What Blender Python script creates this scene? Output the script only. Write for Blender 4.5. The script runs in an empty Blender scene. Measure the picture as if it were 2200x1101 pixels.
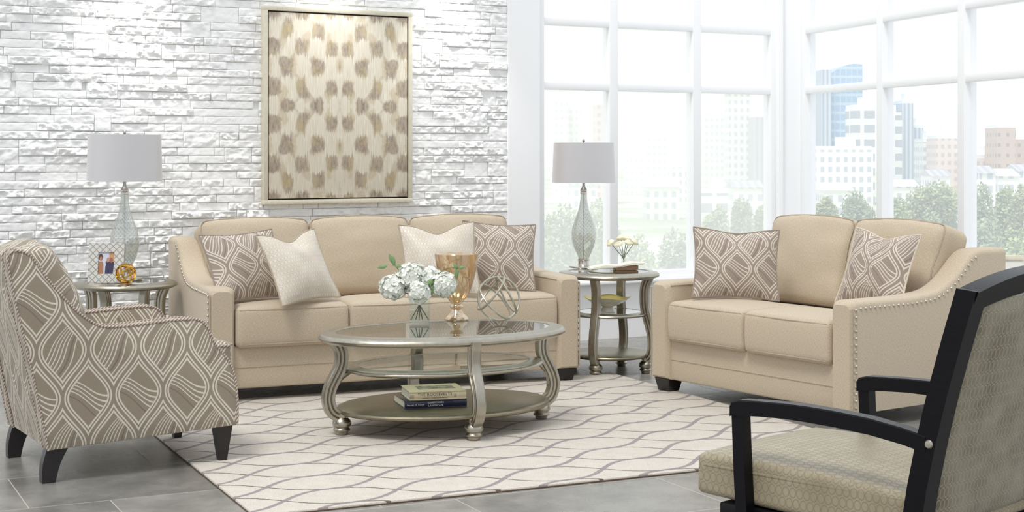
import bpy, math, random
from mathutils import Vector, Matrix, noise
random.seed(7)
PI = math.pi
C = bpy.context.scene.collection
SC = bpy.context.scene
# ------------------------------------------------------------------ camera, world, light
F, H, CX, HY = 3250.0, 1.42, 1100.0, 325.0      # focal length and horizon in pixels of the 2200x1101 frame
cam = bpy.data.cameras.new('camera'); camo = bpy.data.objects.new('camera', cam); C.objects.link(camo)
cam.sensor_width = 36; cam.lens = 36 * F / 2200; cam.shift_y = -(550.5 - HY) / 2200
cam.clip_start = 0.1; cam.clip_end = 2000
camo.location = (0, 0, H); camo.rotation_euler = (PI / 2, 0, 0)
SC.camera = camo
SC.view_settings.view_transform = 'Standard'; SC.view_settings.look = 'None'
SC.view_settings.gamma = 1; SC.view_settings.use_curve_mapping = False
SC.view_settings.exposure = 0.34
W = bpy.data.worlds.new('sky'); SC.world = W; W.use_nodes = True
wn = W.node_tree; wn.nodes.clear()
wo = wn.nodes.new('ShaderNodeOutputWorld'); wb = wn.nodes.new('ShaderNodeBackground')
wt = wn.nodes.new('ShaderNodeTexCoord'); wsx = wn.nodes.new('ShaderNodeSeparateXYZ')
wr = wn.nodes.new('ShaderNodeValToRGB')
wn.links.new(wt.outputs['Generated'], wsx.inputs[0]); wn.links.new(wsx.outputs['Z'], wr.inputs[0])
wr.color_ramp.elements[0].position = 0.0; wr.color_ramp.elements[0].color = (0.93, 0.96, 1.0, 1)
wr.color_ramp.elements[1].position = 0.25; wr.color_ramp.elements[1].color = (0.9, 0.95, 1.0, 1)
wn.links.new(wr.outputs[0], wb.inputs[0])
wm = wn.nodes.new('ShaderNodeMath'); wm.operation = 'MULTIPLY_ADD'; wm.inputs[1].default_value = .17; wm.inputs[2].default_value = .86
wn.links.new(wsx.outputs['Y'], wm.inputs[0]); wn.links.new(wm.outputs[0], wb.inputs[1])
wn.links.new(wb.outputs[0], wo.inputs[0])

def light(name, kind, loc, target, energy, **k):
    l = bpy.data.lights.new(name, kind); l.energy = energy
    for a, v in k.items(): setattr(l, a, v)
    o = bpy.data.objects.new(name, l); C.objects.link(o); o.location = loc
    d = Vector(target) - Vector(loc); o.rotation_euler = d.to_track_quat('-Z', 'Y').to_euler()
    return o
light('sun', 'SUN', (-2.5, 3.2, 10), (0, 8, 0), 1.35, angle=0.28, color=(1, .97, .93))

# ------------------------------------------------------------------ helpers
def G(px, py, z=0.0):
    "the world point on the level plane z that the frame pixel sees"
    Y = F * (H - z) / (py - HY)
    return Vector(((px - CX) / F * Y, Y, z))

def thing(name, label, cat, loc=(0, 0, 0), rz=0.0, group=None, kind=None):
    o = bpy.data.objects.new(name, None); C.objects.link(o)
    o.location = loc; o.rotation_euler = (0, 0, rz); o.empty_display_size = .1
    return tag(o, label, cat, group, kind)

def tag(o, label=None, cat=None, group=None, kind=None):
    if label: o['label'] = label
    if cat: o['category'] = cat
    if group: o['group'] = group
    if kind: o['kind'] = kind
    return o

class MB:
    def __init__(s): s.v = []; s.f = []; s.m = []; s.uv = {}; s.mi = 0
    def add(s, vs, fs, M=None):
        b = len(s.v)
        s.v += [tuple(M @ Vector(p)) if M else tuple(p) for p in vs]
        for f in fs: s.f.append(tuple(i + b for i in f)); s.m.append(s.mi)
        return b
    def loft(s, rings, caps=True, close=False, M=None):
        n = len(rings[0]); vs = [p for r in rings for p in r]; fs = []
        R = len(rings)
        for i in range(R if close else R - 1):
            a = i * n; b = ((i + 1) % R) * n
            for j in range(n):
                k = (j + 1) % n; fs.append((a + j, a + k, b + k, b + j))
        if caps and not close:
            fs.append(tuple(range(n))[::-1]); fs.append(tuple(range((R - 1) * n, R * n)))
        return s.add(vs, fs, M)
    def box(s, c, d, bev=0.0, M=None):
        x, y, z = d[0] / 2, d[1] / 2, d[2] / 2; b = min(bev, x * .99, y * .99, z * .99)
        def ring(zz, i):
            X, Y = x - i, y - i
            if b <= 0: return [(c[0] + a * X, c[1] + e * Y, c[2] + zz) for a, e in ((-1, -1), (1, -1), (1, 1), (-1, 1))]
            o = []
            for a, e, q in ((1, 1, 0), (-1, 1, 1), (-1, -1, 2), (1, -1, 3)):
                for t in (0, .5, 1):
                    an = (q + t) * PI / 2
                    o.append((c[0] + a * (x - b) + (b - i) * math.cos(an), c[1] + e * (y - b) + (b - i) * math.sin(an), c[2] + zz))
            return o
        if b <= 0: return s.loft([ring(-z, 0), ring(z, 0)], M=M)
        rs = []
        for t in (0, .5, 1): rs.append(ring(-z + b - b * math.cos(t * PI / 2), b * (1 - math.sin(t * PI / 2))))
        for t in (1, .5, 0): rs.append(ring(z - b + b * math.cos(t * PI / 2), b * (1 - math.sin(t * PI / 2))))
        return s.loft(rs, M=M)
    def tube(s, path, r, n=8, close=False, M=None, sec=None, up=None):
        P = [Vector(p) for p in path]; m = len(P); rings = []
        def tan(i):
            a = P[(i - 1) % m] if (close or i > 0) else P[i]
            b = P[(i + 1) % m] if (close or i < m - 1) else P[i]
            return (b - a).normalized()
        t0 = tan(0); nv = Vector(up) if up else (Vector((0, 0, 1)) if abs(t0.z) < .9 else Vector((1, 0, 0)))
        nv = (nv - nv.dot(t0) * t0).normalized()
        for i in range(m):
            t = tan(i); ref = Vector(up) if up else nv
            nv = (ref - ref.dot(t) * t).normalized(); bn = t.cross(nv)
            rr = r[i] if isinstance(r, (list, tuple)) else r
            if sec: rings.append([P[i] + nv * (a * rr) + bn * (b * rr) for a, b in sec])
            else: rings.append([P[i] + (nv * math.cos(2 * PI * k / n) + bn * math.sin(2 * PI * k / n)) * rr for k in range(n)])
        return s.loft(rings, caps=not close, close=close, M=M)
    def lathe(s, prof, n=32, sx=1, sy=1, M=None, ripple=None):
        rings = []
        for r, z in prof:
            rings.append([(max(r, 1e-4) * sx * math.cos(2 * PI * k / n), max(r, 1e-4) * sy * math.sin(2 * PI * k / n), z) for k in range(n)])
        return s.loft(rings, M=M)
    def prism(s, poly, axis, a, b, bev=0.0, M=None):
        "outline poly (2D) extruded along axis from a to b with rounded rims"
        cx = sum(p[0] for p in poly) / len(poly); cy = sum(p[1] for p in poly) / len(poly)
        n = len(poly)
        def inset(i):
            if i == 0: return poly
            o = []
            for k in range(n):
                p0, p1, p2 = poly[k - 1], poly[k], poly[(k + 1) % n]
                e1 = Vector((p1[0] - p0[0], p1[1] - p0[1])).normalized(); e2 = Vector((p2[0] - p1[0], p2[1] - p1[1])).normalized()
                nn = Vector((-(e1.y + e2.y), e1.x + e2.x)); L = nn.length
                nn = nn / L if L > 1e-6 else Vector((0, 0)); q = Vector(p1) + nn * i * sgn
                o.append((q.x, q.y))
            return o
        area = sum(poly[k - 1][0] * poly[k][1] - poly[k][0] * poly[k - 1][1] for k in range(n)); sgn = 1 if area > 0 else -1
        st = [(a, 0), (b, 0)] if bev <= 0 else [(a, bev), (a + bev * .3, bev * .3), (a + bev, 0), (b - bev, 0), (b - bev * .3, bev * .3), (b, bev)]
        rs = []
        for t, i in st:
            q = inset(i)
            if axis == 'x': rs.append([(t, p[0], p[1]) for p in q])
            elif axis == 'y': rs.append([(p[0], t, p[1]) for p in q])
            else: rs.append([(p[0], p[1], t) for p in q])
        return s.loft(rs, M=M)
    def rbox(s, half, r, fn=None, M=None, k=3, m=8):
        "rounded cushion block with dense grids, fn deforms a point"
        hx, hy, hz = half
        def coords(h):
            c = [-h + r * (1 - math.cos(i * PI / 2 / k)) * 1.0 for i in range(k)]
            mid = [(-h + r) + (2 * (h - r)) * i / m for i in range(m + 1)]
            return c + mid + [-q for q in c[::-1]]
        X, Y, Z = coords(hx), coords(hy), coords(hz)
        idx = {}; vs = []; fs = []
        def vid(p):
            key = tuple(round(q, 6) for q in p)
            if key in idx: return idx[key]
            inn = Vector([max(-(h - r), min(h - r, q)) for q, h in zip(p, half)])
            d = Vector(p) - inn
            q = inn + d.normalized() * r if d.length > 1e-9 else inn
            if fn: q = fn(*q)
            idx[key] = len(vs); vs.append(tuple(q)); return idx[key]
        def face(A, B, mk, flip):
            for i in range(len(A) - 1):
                for j in range(len(B) - 1):
                    f = [vid(mk(A[i], B[j])), vid(mk(A[i + 1], B[j])), vid(mk(A[i + 1], B[j + 1])), vid(mk(A[i], B[j + 1]))]
                    fs.append(tuple(f[::-1] if flip else f))
        for sg in (-1, 1):
            face(X, Y, lambda a, b: (a, b, sg * hz), sg < 0)
            face(Y, Z, lambda a, b: (sg * hx, a, b), sg < 0)
            face(Z, X, lambda a, b: (b, sg * hy, a), sg < 0)
        return s.add(vs, fs, M)
    def build(s, name, mats, parent=None, uv=True, sharp=40, smooth=True, uvoff=(0, 0), fixn=True, flip=False):
        me = bpy.data.meshes.new(name); me.from_pydata(s.v, [], s.f); me.update()
        if not isinstance(mats, (list, tuple)): mats = [mats]
        for m in mats: me.materials.append(m)
        me.update()
        for p, k in zip(me.polygons, s.m): p.material_index = k
        if fixn:
            import bmesh
            bm = bmesh.new(); bm.from_mesh(me); bmesh.ops.recalc_face_normals(bm, faces=bm.faces); bm.to_mesh(me); bm.free()
        if smooth:
            me.polygons.foreach_set('use_smooth', [True] * len(me.polygons))
            me.set_sharp_from_angle(angle=math.radians(sharp))
        if s.uv:
            l = me.uv_layers.new(name='UVMap')
            for p in me.polygons:
                for li in p.loop_indices: l.data[li].uv = s.uv.get(me.loops[li].vertex_index, (0, 0))
        elif uv:
            l = me.uv_layers.new(name='UVMap')
            for p in me.polygons:
                n = p.normal; ax = max(range(3), key=lambda i: abs(n[i]))
                for li in p.loop_indices:
                    c = me.vertices[me.loops[li].vertex_index].co
                    q = (c.y, c.z) if ax == 0 else ((c.x, c.z) if ax == 1 else (c.x, c.y))
                    l.data[li].uv = (((-q[0]) if flip and ax == 0 else q[0]) + uvoff[0], q[1] + uvoff[1])
        o = bpy.data.objects.new(name, me); C.objects.link(o)
        if parent is not None: o.parent = parent
        return o

def copy_tree(o, parent=None):
    c = o.copy(); C.objects.link(c)
    if parent is not None: c.parent = parent
    for ch in list(o.children): copy_tree(ch, c)
    return c

def sm(a, b, x):
    t = max(0.0, min(1.0, (x - a) / (b - a))); return t * t * (3 - 2 * t)
def interp(pts, x):
    if x <= pts[0][0]: return pts[0][1]
    for (a, va), (b, vb) in zip(pts, pts[1:]):
        if x <= b: return va + (vb - va) * (x - a) / (b - a)
    return pts[-1][1]
def spline(pts, n=6, close=False):
    P = [Vector(p) for p in pts]; m = len(P); out = []
    for i in range(m if close else m - 1):
        a = P[(i - 1) % m] if close or i else P[0]; b = P[i]; c = P[(i + 1) % m]
        d = P[(i + 2) % m] if close or i + 2 < m else P[-1]
        for k in range(n):
            t = k / n
            out.append(0.5 * ((2 * b) + (c - a) * t + (2 * a - 5 * b + 4 * c - d) * t * t + (3 * b - a - 3 * c + d) * t ** 3))
    if not close: out.append(P[-1])
    return out

# ------------------------------------------------------------------ material tools
class E:
    "arithmetic on node sockets"
    def __init__(s, nt, sock): s.nt = nt; s.s = sock
    @staticmethod
    def op(nt, o, *a):
        n = nt.nodes.new('ShaderNodeMath'); n.operation = o
        for i, x in enumerate(a):
            if isinstance(x, E): nt.links.new(x.s, n.inputs[i])
            else: n.inputs[i].default_value = x
        return E(nt, n.outputs[0])
    def __add__(s, b): return E.op(s.nt, 'ADD', s, b)
    __radd__ = __add__
    def __sub__(s, b): return E.op(s.nt, 'SUBTRACT', s, b)
    def __rsub__(s, b): return E.op(s.nt, 'SUBTRACT', b, s)
    def __mul__(s, b): return E.op(s.nt, 'MULTIPLY', s, b)
    __rmul__ = __mul__
    def __truediv__(s, b): return E.op(s.nt, 'DIVIDE', s, b)
    def __gt__(s, b): return E.op(s.nt, 'GREATER_THAN', s, b)
    def __lt__(s, b): return E.op(s.nt, 'LESS_THAN', s, b)
    def f(s, o, *a): return E.op(s.nt, o, s, *a)

def lin(c):
    return tuple(((x / 255) / 12.92 if x / 255 <= .04045 else ((x / 255 + .055) / 1.055) ** 2.4) for x in c) + (1,)

class Mat:
    def __init__(s, name, color=(200, 200, 200), rough=.5, metal=0.0, **k):
        s.m = bpy.data.materials.new(name); s.m.use_nodes = True; s.nt = s.m.node_tree; s.N = s.nt.nodes; s.L = s.nt.links
        s.b = s.N['Principled BSDF']; s.b.inputs['Base Color'].default_value = lin(color)
        s.b.inputs['Roughness'].default_value = rough; s.b.inputs['Metallic'].default_value = metal
        for a, v in k.items(): s.b.inputs[a.replace('_', ' ')].default_value = v
    def coord(s, which='UV', scale=(1, 1, 1), rot=0.0, loc=(0, 0, 0)):
        t = s.N.new('ShaderNodeTexCoord'); m = s.N.new('ShaderNodeMapping')
        m.inputs['Scale'].default_value = scale; m.inputs['Rotation'].default_value = (0, 0, rot); m.inputs['Location'].default_value = loc
        s.L.new(t.outputs[which], m.inputs[0]); return m.outputs[0]
    def xyz(s, vec):
        n = s.N.new('ShaderNodeSeparateXYZ'); s.L.new(vec, n.inputs[0]); return [E(s.nt, o) for o in n.outputs]
    def noise(s, vec, scale=5, detail=2, rough=.5):
        n = s.N.new('ShaderNodeTexNoise'); n.inputs['Scale'].default_value = scale; n.inputs['Detail'].default_value = detail
        n.inputs['Roughness'].default_value = rough; s.L.new(vec, n.inputs['Vector']); return E(s.nt, n.outputs[0])
    def mix(s, fac, a, b):
        n = s.N.new('ShaderNodeMix'); n.data_type = 'RGBA'
        if isinstance(fac, E): s.L.new(fac.s, n.inputs[0])
        else: n.inputs[0].default_value = fac
        for i, x in ((6, a), (7, b)):
            if isinstance(x, tuple): n.inputs[i].default_value = lin(x) if len(x) == 3 else x
            else: s.L.new(x, n.inputs[i])
        return n.outputs[2]
    def col(s, sock): s.L.new(sock, s.b.inputs['Base Color'])
    def bump(s, h, strength=.3, dist=.002):
        n = s.N.new('ShaderNodeBump'); n.inputs['Strength'].default_value = strength; n.inputs['Distance'].default_value = dist
        s.L.new(h.s, n.inputs['Height']); s.L.new(n.outputs[0], s.b.inputs['Normal'])
    def set(s, inp, e): s.L.new(e.s, s.b.inputs[inp])

def weave(M, vec):
    a = M.noise(M.coord('UV', (95, 520, 1)), 1, 2); b = M.noise(M.coord('UV', (560, 95, 1)), 1, 2)
    return (a + b) * .5

def fabric(name, c1, c2, bump=.5):
    M = Mat(name, c1, .95, Sheen_Weight=.15)
    w = weave(M, None); big = M.noise(M.coord('UV'), 6, 2)
    M.col(M.mix(((w - .5) * 3.2 + .5).f('MAXIMUM', 0.0).f('MINIMUM', 1.0), c2, c1)); M.bump(w, bump, .0012)
    return M.m

def ogee_fabric(name, base=(158, 145, 127), cream=(222, 213, 198), brown=(124, 108, 102), hw=.110, hh=.205, off=(0, 0)):
    M = Mat(name, base, .92, Sheen_Weight=.1)
    x, y, _ = M.xyz(M.coord('UV', (1, 1, 1), 0, (off[0], off[1], 0)))
    xs = x / (2 * hw); ys = y / (2 * hh)
    def cell(ox, oy):
        u = xs + ox; v = ys + oy
        fu = u.f('FLOOR'); fv = v.f('FLOOR')
        return (u - fu - .5) * (2 * hw), (v - fv - .5) * (2 * hh)
    p1, y1 = cell(0, 0); p2, y2 = cell(.5, .5)
    w1 = ((y1 * (PI / hh)).f('COSINE') + 1.0) * (hw / 2)
    inA = p1.f('ABSOLUTE') < w1
    nin = 1.0 - inA
    p = p1 * inA + p2 * nin; q = y1 * inA + y2 * nin
    Wd = ((q * (PI / hh)).f('COSINE') + 1.0) * (hw / 2)
    sl = (q * (PI / hh)).f('SINE') * (hw * PI / 2 / hh)
    d = (Wd - p.f('ABSOLUTE')) / ((sl * sl + 1.0).f('SQRT'))
    def band(e, a, b): return (e > a) * (e < b)
    lines = band(d, .0072, .0140) + band(d, .0195, .0268)
    inner = d > .026
    # strands, even cells: steep fan leaning down-left; odd cells: flat fan running down-right
    sA = (p + q * -.62 + (q * 26.0).f('SINE') * .012) / (q * -2.2 + 1.0)
    sB = (q + p * .55 + (p * 34.0).f('SINE') * .010) / (p * 3.6 + 1.0)
    def fan(sv, per, a, b): return ((sv / per).f('FRACT') > .68) * band(sv, a, b)
    fa = fan(sA, .0165, -.062, .022); fb = fan(sB, .0200, -.030, .052)
    ba = band(sA, .030, .037) ; bb = band(sB, -.058, -.050)
    ex = band(sA, .047, .052)
    st = (((fa + ex) * inA) + (fb * nin)) * inner
    br = (ba * inA + bb * nin) * inner
    w = weave(M, None)
    wv = ((w - .5) * 1.6 + .5).f('MAXIMUM', 0.0).f('MINIMUM', 1.0)
    dk = tuple(int(v * .86) for v in base)
    gap = band(d, .0145, .0205)
    c0 = M.mix(wv, dk, base)
    c1 = M.mix(gap * .25, c0, brown)
    c2 = M.mix(br * .8, c1, brown)
    al = (lines + st).f('MINIMUM', 1.0)
    c3 = M.mix(al * (wv * .25 + .75), c2, cream)
    M.col(c3); M.bump(w + al * .9, .5, .0025)
    return M.m

def dot_fabric(name, base, ring, hi, cw=.020, ch=.034, rough=.55, bump=.6, ringw=.16):
    M = Mat(name, base, rough, Sheen_Weight=.1)
    x, y, _ = M.xyz(M.coord('UV'))
    r = (y / ch).f('FLOOR'); sh = (r.f('MODULO', 2.0)).f('ABSOLUTE') * .5
    u = ((x / cw) + sh).f('FRACT') - .5; v = (y / ch).f('FRACT') - .5
    d = (u * u + v * v).f('SQRT')
    ringm = (d > .5 - ringw) * (d < .50)
    ins = d < .5 - ringw
    n = M.noise(M.coord('UV'), 9, 2)
    c = M.mix(((n - .5) * 2.0 + .5).f('MAXIMUM', 0.0).f('MINIMUM', 1.0), base, hi)
    M.col(M.mix(ringm * .6, c, ring))
    M.bump(ins * 1.0 + ringm * .3 + M.noise(M.coord('UV'), 700, 1) * .3, bump, .002)
    M.set('Roughness', ins * -.15 + rough)
    return M.m

def metal(name, c, rough=.3, patina=None, m=1.0):
    M = Mat(name, c, rough, m)
    if patina:
        n = M.noise(M.coord('Object', (1, 1, .35)), 40, 3); n2 = M.noise(M.coord('Object'), 160, 2)
        M.col(M.mix((n * .6 - .05 + n2 * .15).f('MAXIMUM', 0.0).f('MINIMUM', 1.0), patina, c))
        M.set('Roughness', n * .25 + rough - .08); M.bump(n2, .12, .001)
    return M.m

def glassy(name, tint=(235, 245, 240), base=.06, rough=.02, spec=1.0):
    "thin clear glass: passes light straight on, mirrors by angle"
    M = Mat(name); N, L = M.N, M.L
    t = N.new('ShaderNodeBsdfTransparent'); t.inputs[0].default_value = lin(tint)
    g = N.new('ShaderNodeBsdfGlossy'); g.inputs['Roughness'].default_value = rough
    fr = N.new('ShaderNodeLayerWeight'); fr.inputs[0].default_value = .5
    e = E(M.nt, fr.outputs['Facing']); e = (e * e * e * e * .9 + base).f('MINIMUM', 1.0)
    mx = N.new('ShaderNodeMixShader'); L.new(e.s, mx.inputs[0]); L.new(t.outputs[0], mx.inputs[1]); L.new(g.outputs[0], mx.inputs[2])
    L.new(mx.outputs[0], N['Material Output'].inputs[0]); M.mx = mx; M.t = t; M.g = g; M.e = e
    return M

mt = {}
mt['linen'] = fabric('linen_beige', (208, 194, 172), (173, 156, 133))
mt['ogee'] = ogee_fabric('ogee_taupe')
mt['ogee_p'] = ogee_fabric('ogee_taupe_pillow', (164, 149, 136), (220, 210, 197), (130, 113, 108), .100, .165)
mt['pipe_t'] = fabric('piping_taupe', (166, 153, 140), (132, 118, 108))
mt['pipe'] = fabric('piping_linen', (194, 181, 160), (156, 141, 120))
M = Mat('rope_piping', (150, 132, 122), .9); x, y, z = M.xyz(M.coord('Object'))
M.col(M.mix((((x + y * 1.0 + z * .9) * 60.0).f('FRACT') > .55), (135, 116, 108), (204, 192, 176))); mt['rope'] = M.m
mt['cream_dot'] = dot_fabric('cream_dotted', (208, 197, 180), (190, 176, 158), (226, 219, 207), .019, .028, .45, .5)
mt['cream_back'] = fabric('cream_plain', (222, 212, 196), (196, 182, 162))
mt['gold_dot'] = dot_fabric('olive_oval', (104, 94, 70), (172, 164, 142), (152, 144, 124), .0195, .037, .42, .9, .13)
mt['seat_dot'] = dot_fabric('seat_oval', (146, 134, 108), (124, 112, 88), (166, 155, 130), .026, .034, .5, .55, .12)
mt['dark'] = Mat('dark_wood', (30, 25, 25), .35).m
M = Mat('black_lacquer', (20, 19, 24), .33, Specular_IOR_Level=.16); n = M.noise(M.coord('Object', (3, 3, 30)), 6, 3)
M.col(M.mix(n, (9, 8, 10), (20, 19, 24))); M.bump(n, .1, .001); mt['black'] = M.m
mt['silver'] = metal('antique_silver', (204, 199, 187), .28, (160, 153, 139))
mt['silver_top'] = metal('silver_leaf_top', (168, 161, 142), .34, (138, 129, 110))
mt['nickel'] = metal('brushed_nickel', (205, 200, 192), .25)
mt['nail'] = metal('nailhead', (214, 206, 190), .25)
mt['gold'] = metal('gold_wire', (212, 168, 82), .18)
mt['pewter'] = metal('pewter', (186, 180, 166), .42)
mt['black_gap'] = Mat('dark_liner', (30, 24, 18), .8).m  # dark brown liner between canvas and picture frame
M = Mat('white_paint', (250, 250, 251), .5); mt['paint'] = M.m
M = Mat('champagne_wood', (222, 215, 196), .45, .15); n = M.noise(M.coord('Object', (4, 4, 1)), 30, 3)
M.col(M.mix(n, (205, 197, 176), (232, 226, 208))); mt['champ'] = M.m
mt['tglass'] = glassy('table_glass', (246, 250, 246), .14, .01).m
mt['vglass'] = glassy('vase_glass', (252, 254, 253), .06, .02).m
mt['leaf'] = Mat('green_leaf', (122, 152, 102), .5).m
mt['stem'] = Mat('green_stem', (92, 96, 58), .6).m
M = Mat('hydrangea_petal', (244, 244, 236), .7, Subsurface_Weight=.5, Subsurface_Scale=.02, Subsurface_Radius=(1, 1, 1)); n = M.noise(M.coord('Object'), 60, 2)
M.col(M.mix(n, (236, 240, 222), (254, 254, 252))); mt['petal'] = M.m
mt['rose'] = Mat('rose_petal', (240, 234, 208), .7).m
mt['paper'] = Mat('book_paper', (238, 232, 218), .8).m
mt['ivory'] = Mat('ivory_cover', (232, 216, 184), .5).m
mt['navy'] = Mat('navy_cover', (24, 28, 58), .28, Coat_Weight=.4).m
mt['tan'] = Mat('tan_cover', (160, 128, 104), .6).m
mt['ink'] = Mat('dark_ink', (70, 62, 55), .7).m
mt['whiteink'] = Mat('white_ink', (235, 235, 240), .6).m

# stone wall paint
M = Mat('white_stone', (236, 236, 235), .62); o3 = M.coord('Object')
n = M.noise(o3, 26, 6, .65); n2 = M.noise(M.coord('Object', (1, 1, 2)), 4, 2)
M.col(M.mix(n2, (242, 242, 241), (254, 254, 253))); M.bump(n, .35, .012); mt['stone'] = M.m
# floor tiles
RA = math.radians(26.0)
M = Mat('grey_tile', (150, 148, 142), .22)
vec = M.coord('Object', (1, 1, 1), -RA, (0, 0, 0)); x, y, _ = M.xyz(vec)
TW, TH = .95, .60
O2 = G(559, 1101); ux = O2.x * math.cos(RA) + O2.y * math.sin(RA); uy = -O2.x * math.sin(RA) + O2.y * math.cos(RA)
row = ((y - (uy + .46)) / TH).f('FLOOR'); xx = (x - (ux - .81)) / TW + row * .335
gx = xx.f('FRACT'); gy = ((y - (uy + .46)) / TH).f('FRACT')
g = ((gx < .005) + (gy < .008)).f('MINIMUM', 1.0)
cid = (xx.f('FLOOR') * 12.9898 + row * 78.233).f('SINE') * 43758.5
cid = cid.f('FRACT').f('ABSOLUTE')
n = M.noise(M.coord('Object', (1, 1, 1), -RA), 3.2, 5, .62)
nn = ((n - .5) * 2.2 + .5 + (cid - .5) * .45).f('MAXIMUM', 0.0).f('MINIMUM', 1.0)
c = M.mix(nn, (112, 110, 105), (158, 155, 148)); M.col(M.mix(g, c, (176, 172, 162)))
M.set('Roughness', n * .25 + .14 + g * .4); M.bump(1.0 - g, .2, .002); mt['tile'] = M.m
# rug
M = Mat('rug_pile', (222, 215, 202), .97, Sheen_Weight=.1)
x, y, _ = M.xyz(M.coord('Object')); LP_, SP_ = .484, .268
th = (x - .14) * (2 * PI / LP_)
gg = (x - .14) * (SP_ / LP_) + th.f('SINE') * .037
dg = th.f('COSINE') * (.037 * 2 * PI / LP_) + SP_ / LP_
nrm = (dg * dg + 1.0).f('SQRT'); v0 = y - .145
def ldist(e): return ((((e / SP_) + .5).f('FRACT') - .5).f('ABSOLUTE')) * SP_ / nrm
wob = (M.noise(M.coord('Object'), 55, 2) - .5) * .008
dA = ldist(v0 - gg) + wob; dB = ldist(v0 + gg) + wob
lA = dA < .0118; lB = dB < .0064
n = M.noise(M.coord('Object'), 230, 2); n2 = M.noise(M.coord('Object'), 14, 2)
c = M.mix(((n - .5) * 2.0 + .5 + (n2 - .5) * .5).f('MAXIMUM', 0.0).f('MINIMUM', 1.0), (188, 179, 166), (222, 215, 204))
c = M.mix(lB * .9, c, (100, 84, 80)); c = M.mix(lA * .9, c, (142, 131, 133))
M.col(c); M.bump(n * .6 - (lB + lA).f('MINIMUM', 1.0) * 1.0, .8, .006); mt['rug'] = M.m
mt['rug_edge'] = Mat('rug_binding', (96, 78, 66), .9).m

# ------------------------------------------------------------------ setting
WA = math.radians(29.0); W0 = G(15, 820); we = Vector((math.cos(WA), math.sin(WA), 0)); wnv = Vector((math.sin(WA), -math.cos(WA), 0))
def wp(t, off=0.0, z=0.0): p = W0 + we * t + wnv * off; return Vector((p.x, p.y, z))
CORN = wp(6.15); rd = Vector((.294, -.956, 0)).normalized(); rn = Vector((-rd.y * -1, rd.x * -1, 0)); rn = Vector((rd.y, -rd.x, 0))
def rp(s_, off=0.0, z=0.0): p = CORN + rd * s_ + rn * off; return Vector((p.x, p.y, z))     # off > 0 goes into the room
# floor
mb = MB()
pts = [wp(-4.5), wp(6.5), rp(12.5), Vector((4.6, -1.5, 0)), Vector((-6, -1.5, 0))]
mb.loft([[(p.x, p.y, -.1) for p in pts], [(p.x, p.y, 0) for p in pts]])
fl = mb.build('floor', mt['tile'], uv=False, smooth=False); tag(fl, 'grey stone tile floor with pale grout', 'floor', kind='structure')

# stacked stone wall, built stone by stone in the wall frame (x along, y out of the wall, z up)
def wallmat(): return Matrix.Translation(W0) @ Matrix.Rotation(WA, 4, 'Z')
mb = MB(); T0, T1 = -1.25, 3.50; zc = 0.0; rowi = 0; RH = .0515
occ = {}
nrows = int(2.95 / RH)
for r_ in range(nrows):
    t = T0 - random.random() * .2
    while t < T1:
        L = random.choice([.12, .17, .22, .28, .34, .40]) * random.uniform(.85, 1.15)
        if T1 - (t + L) < .09: L = T1 - t
        a, b = max(t, T0), min(t + L, T1)
        skip = occ.get(r_, [])
        hit = [q for q in skip if q[0] < b - .01 and q[1] > a + .01]
        if hit:
            q = hit[0]
            if q[0] > a + .05: b = q[0]; 
            else: t = q[1]; continue
        rows = 1
        if random.random() < .13 and L < .3 and r_ < nrows - 1: rows = 2; occ.setdefault(r_ + 1, []).append((a, b))
        z0, z1 = r_ * RH, (r_ + rows) * RH
        dep = random.uniform(.0, .006) + (.008 if random.random() < .10 else 0)
        nx = max(4, int((b - a) / .0075)); nz = 7 * rows
        g_ = .0011; seed = random.uniform(0, 99); amp = random.choice([.003, .007, .012, .018])
        grid = []
        for i in range(nz + 1):
            for j in range(nx + 1):
                fx, fz = j / nx, i / nz
                X = a + g_ + (b - a - 2 * g_) * fx; Z = z0 + g_ + (z1 - z0 - 2 * g_) * fz
                e = min(1, min(fx, 1 - fx) * (b - a) / .007) * min(1, min(fz, 1 - fz) * (z1 - z0) / .006)
                nz_ = noise.fractal(Vector((X * 20 + seed, Z * 24, seed)), .75, 2.2, 4)
                grid.append((X, -(.030 + dep + max(0.0, e) ** .6 * amp * (.5 + nz_ * .85)), Z))
        base = len(grid); fs = []
        for i in range(nz):
            for j in range(nx):
                k = i * (nx + 1) + j; fs.append((k, k + 1, k + nx + 2, k + nx + 1))
        brd = [j for j in range(nx + 1)] + [i * (nx + 1) + nx for i in range(1, nz + 1)] + [nz * (nx + 1) + j for j in range(nx - 1, -1, -1)] + [i * (nx + 1) for i in range(nz - 1, 0, -1)]
        back = [(grid[k][0], 0.0, grid[k][2]) for k in brd]
        for q in range(len(brd)):
            q2 = (q + 1) % len(brd); fs.append((brd[q], base + q, base + q2, brd[q2]))
        mb.add(grid + back, fs)
        t = b if not hit else b
        if t >= T1 - 1e-4: break
    rowi += 1
mb.box(((T0 + T1) / 2, .077, 1.5), (T1 - T0, .18, 3.0))
wl = mb.build('wall_back', mt['stone'], uv=False, sharp=35, fixn=False); wl.matrix_world = wallmat()
tag(wl, 'white painted stacked stone wall behind the sofa', 'wall', kind='structure')
# downlights that wash the stone wall
for t, e in ((-.45, 20), (.72, 46), (2.1, 19), (3.0, 36)):
    o = light('downlight', 'SPOT', wp(t, .34, 2.93), wp(t, .06, 1.6), e, spot_size=1.15, spot_blend=.9, shadow_soft_size=.03, color=(1, .98, .95))

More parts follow.
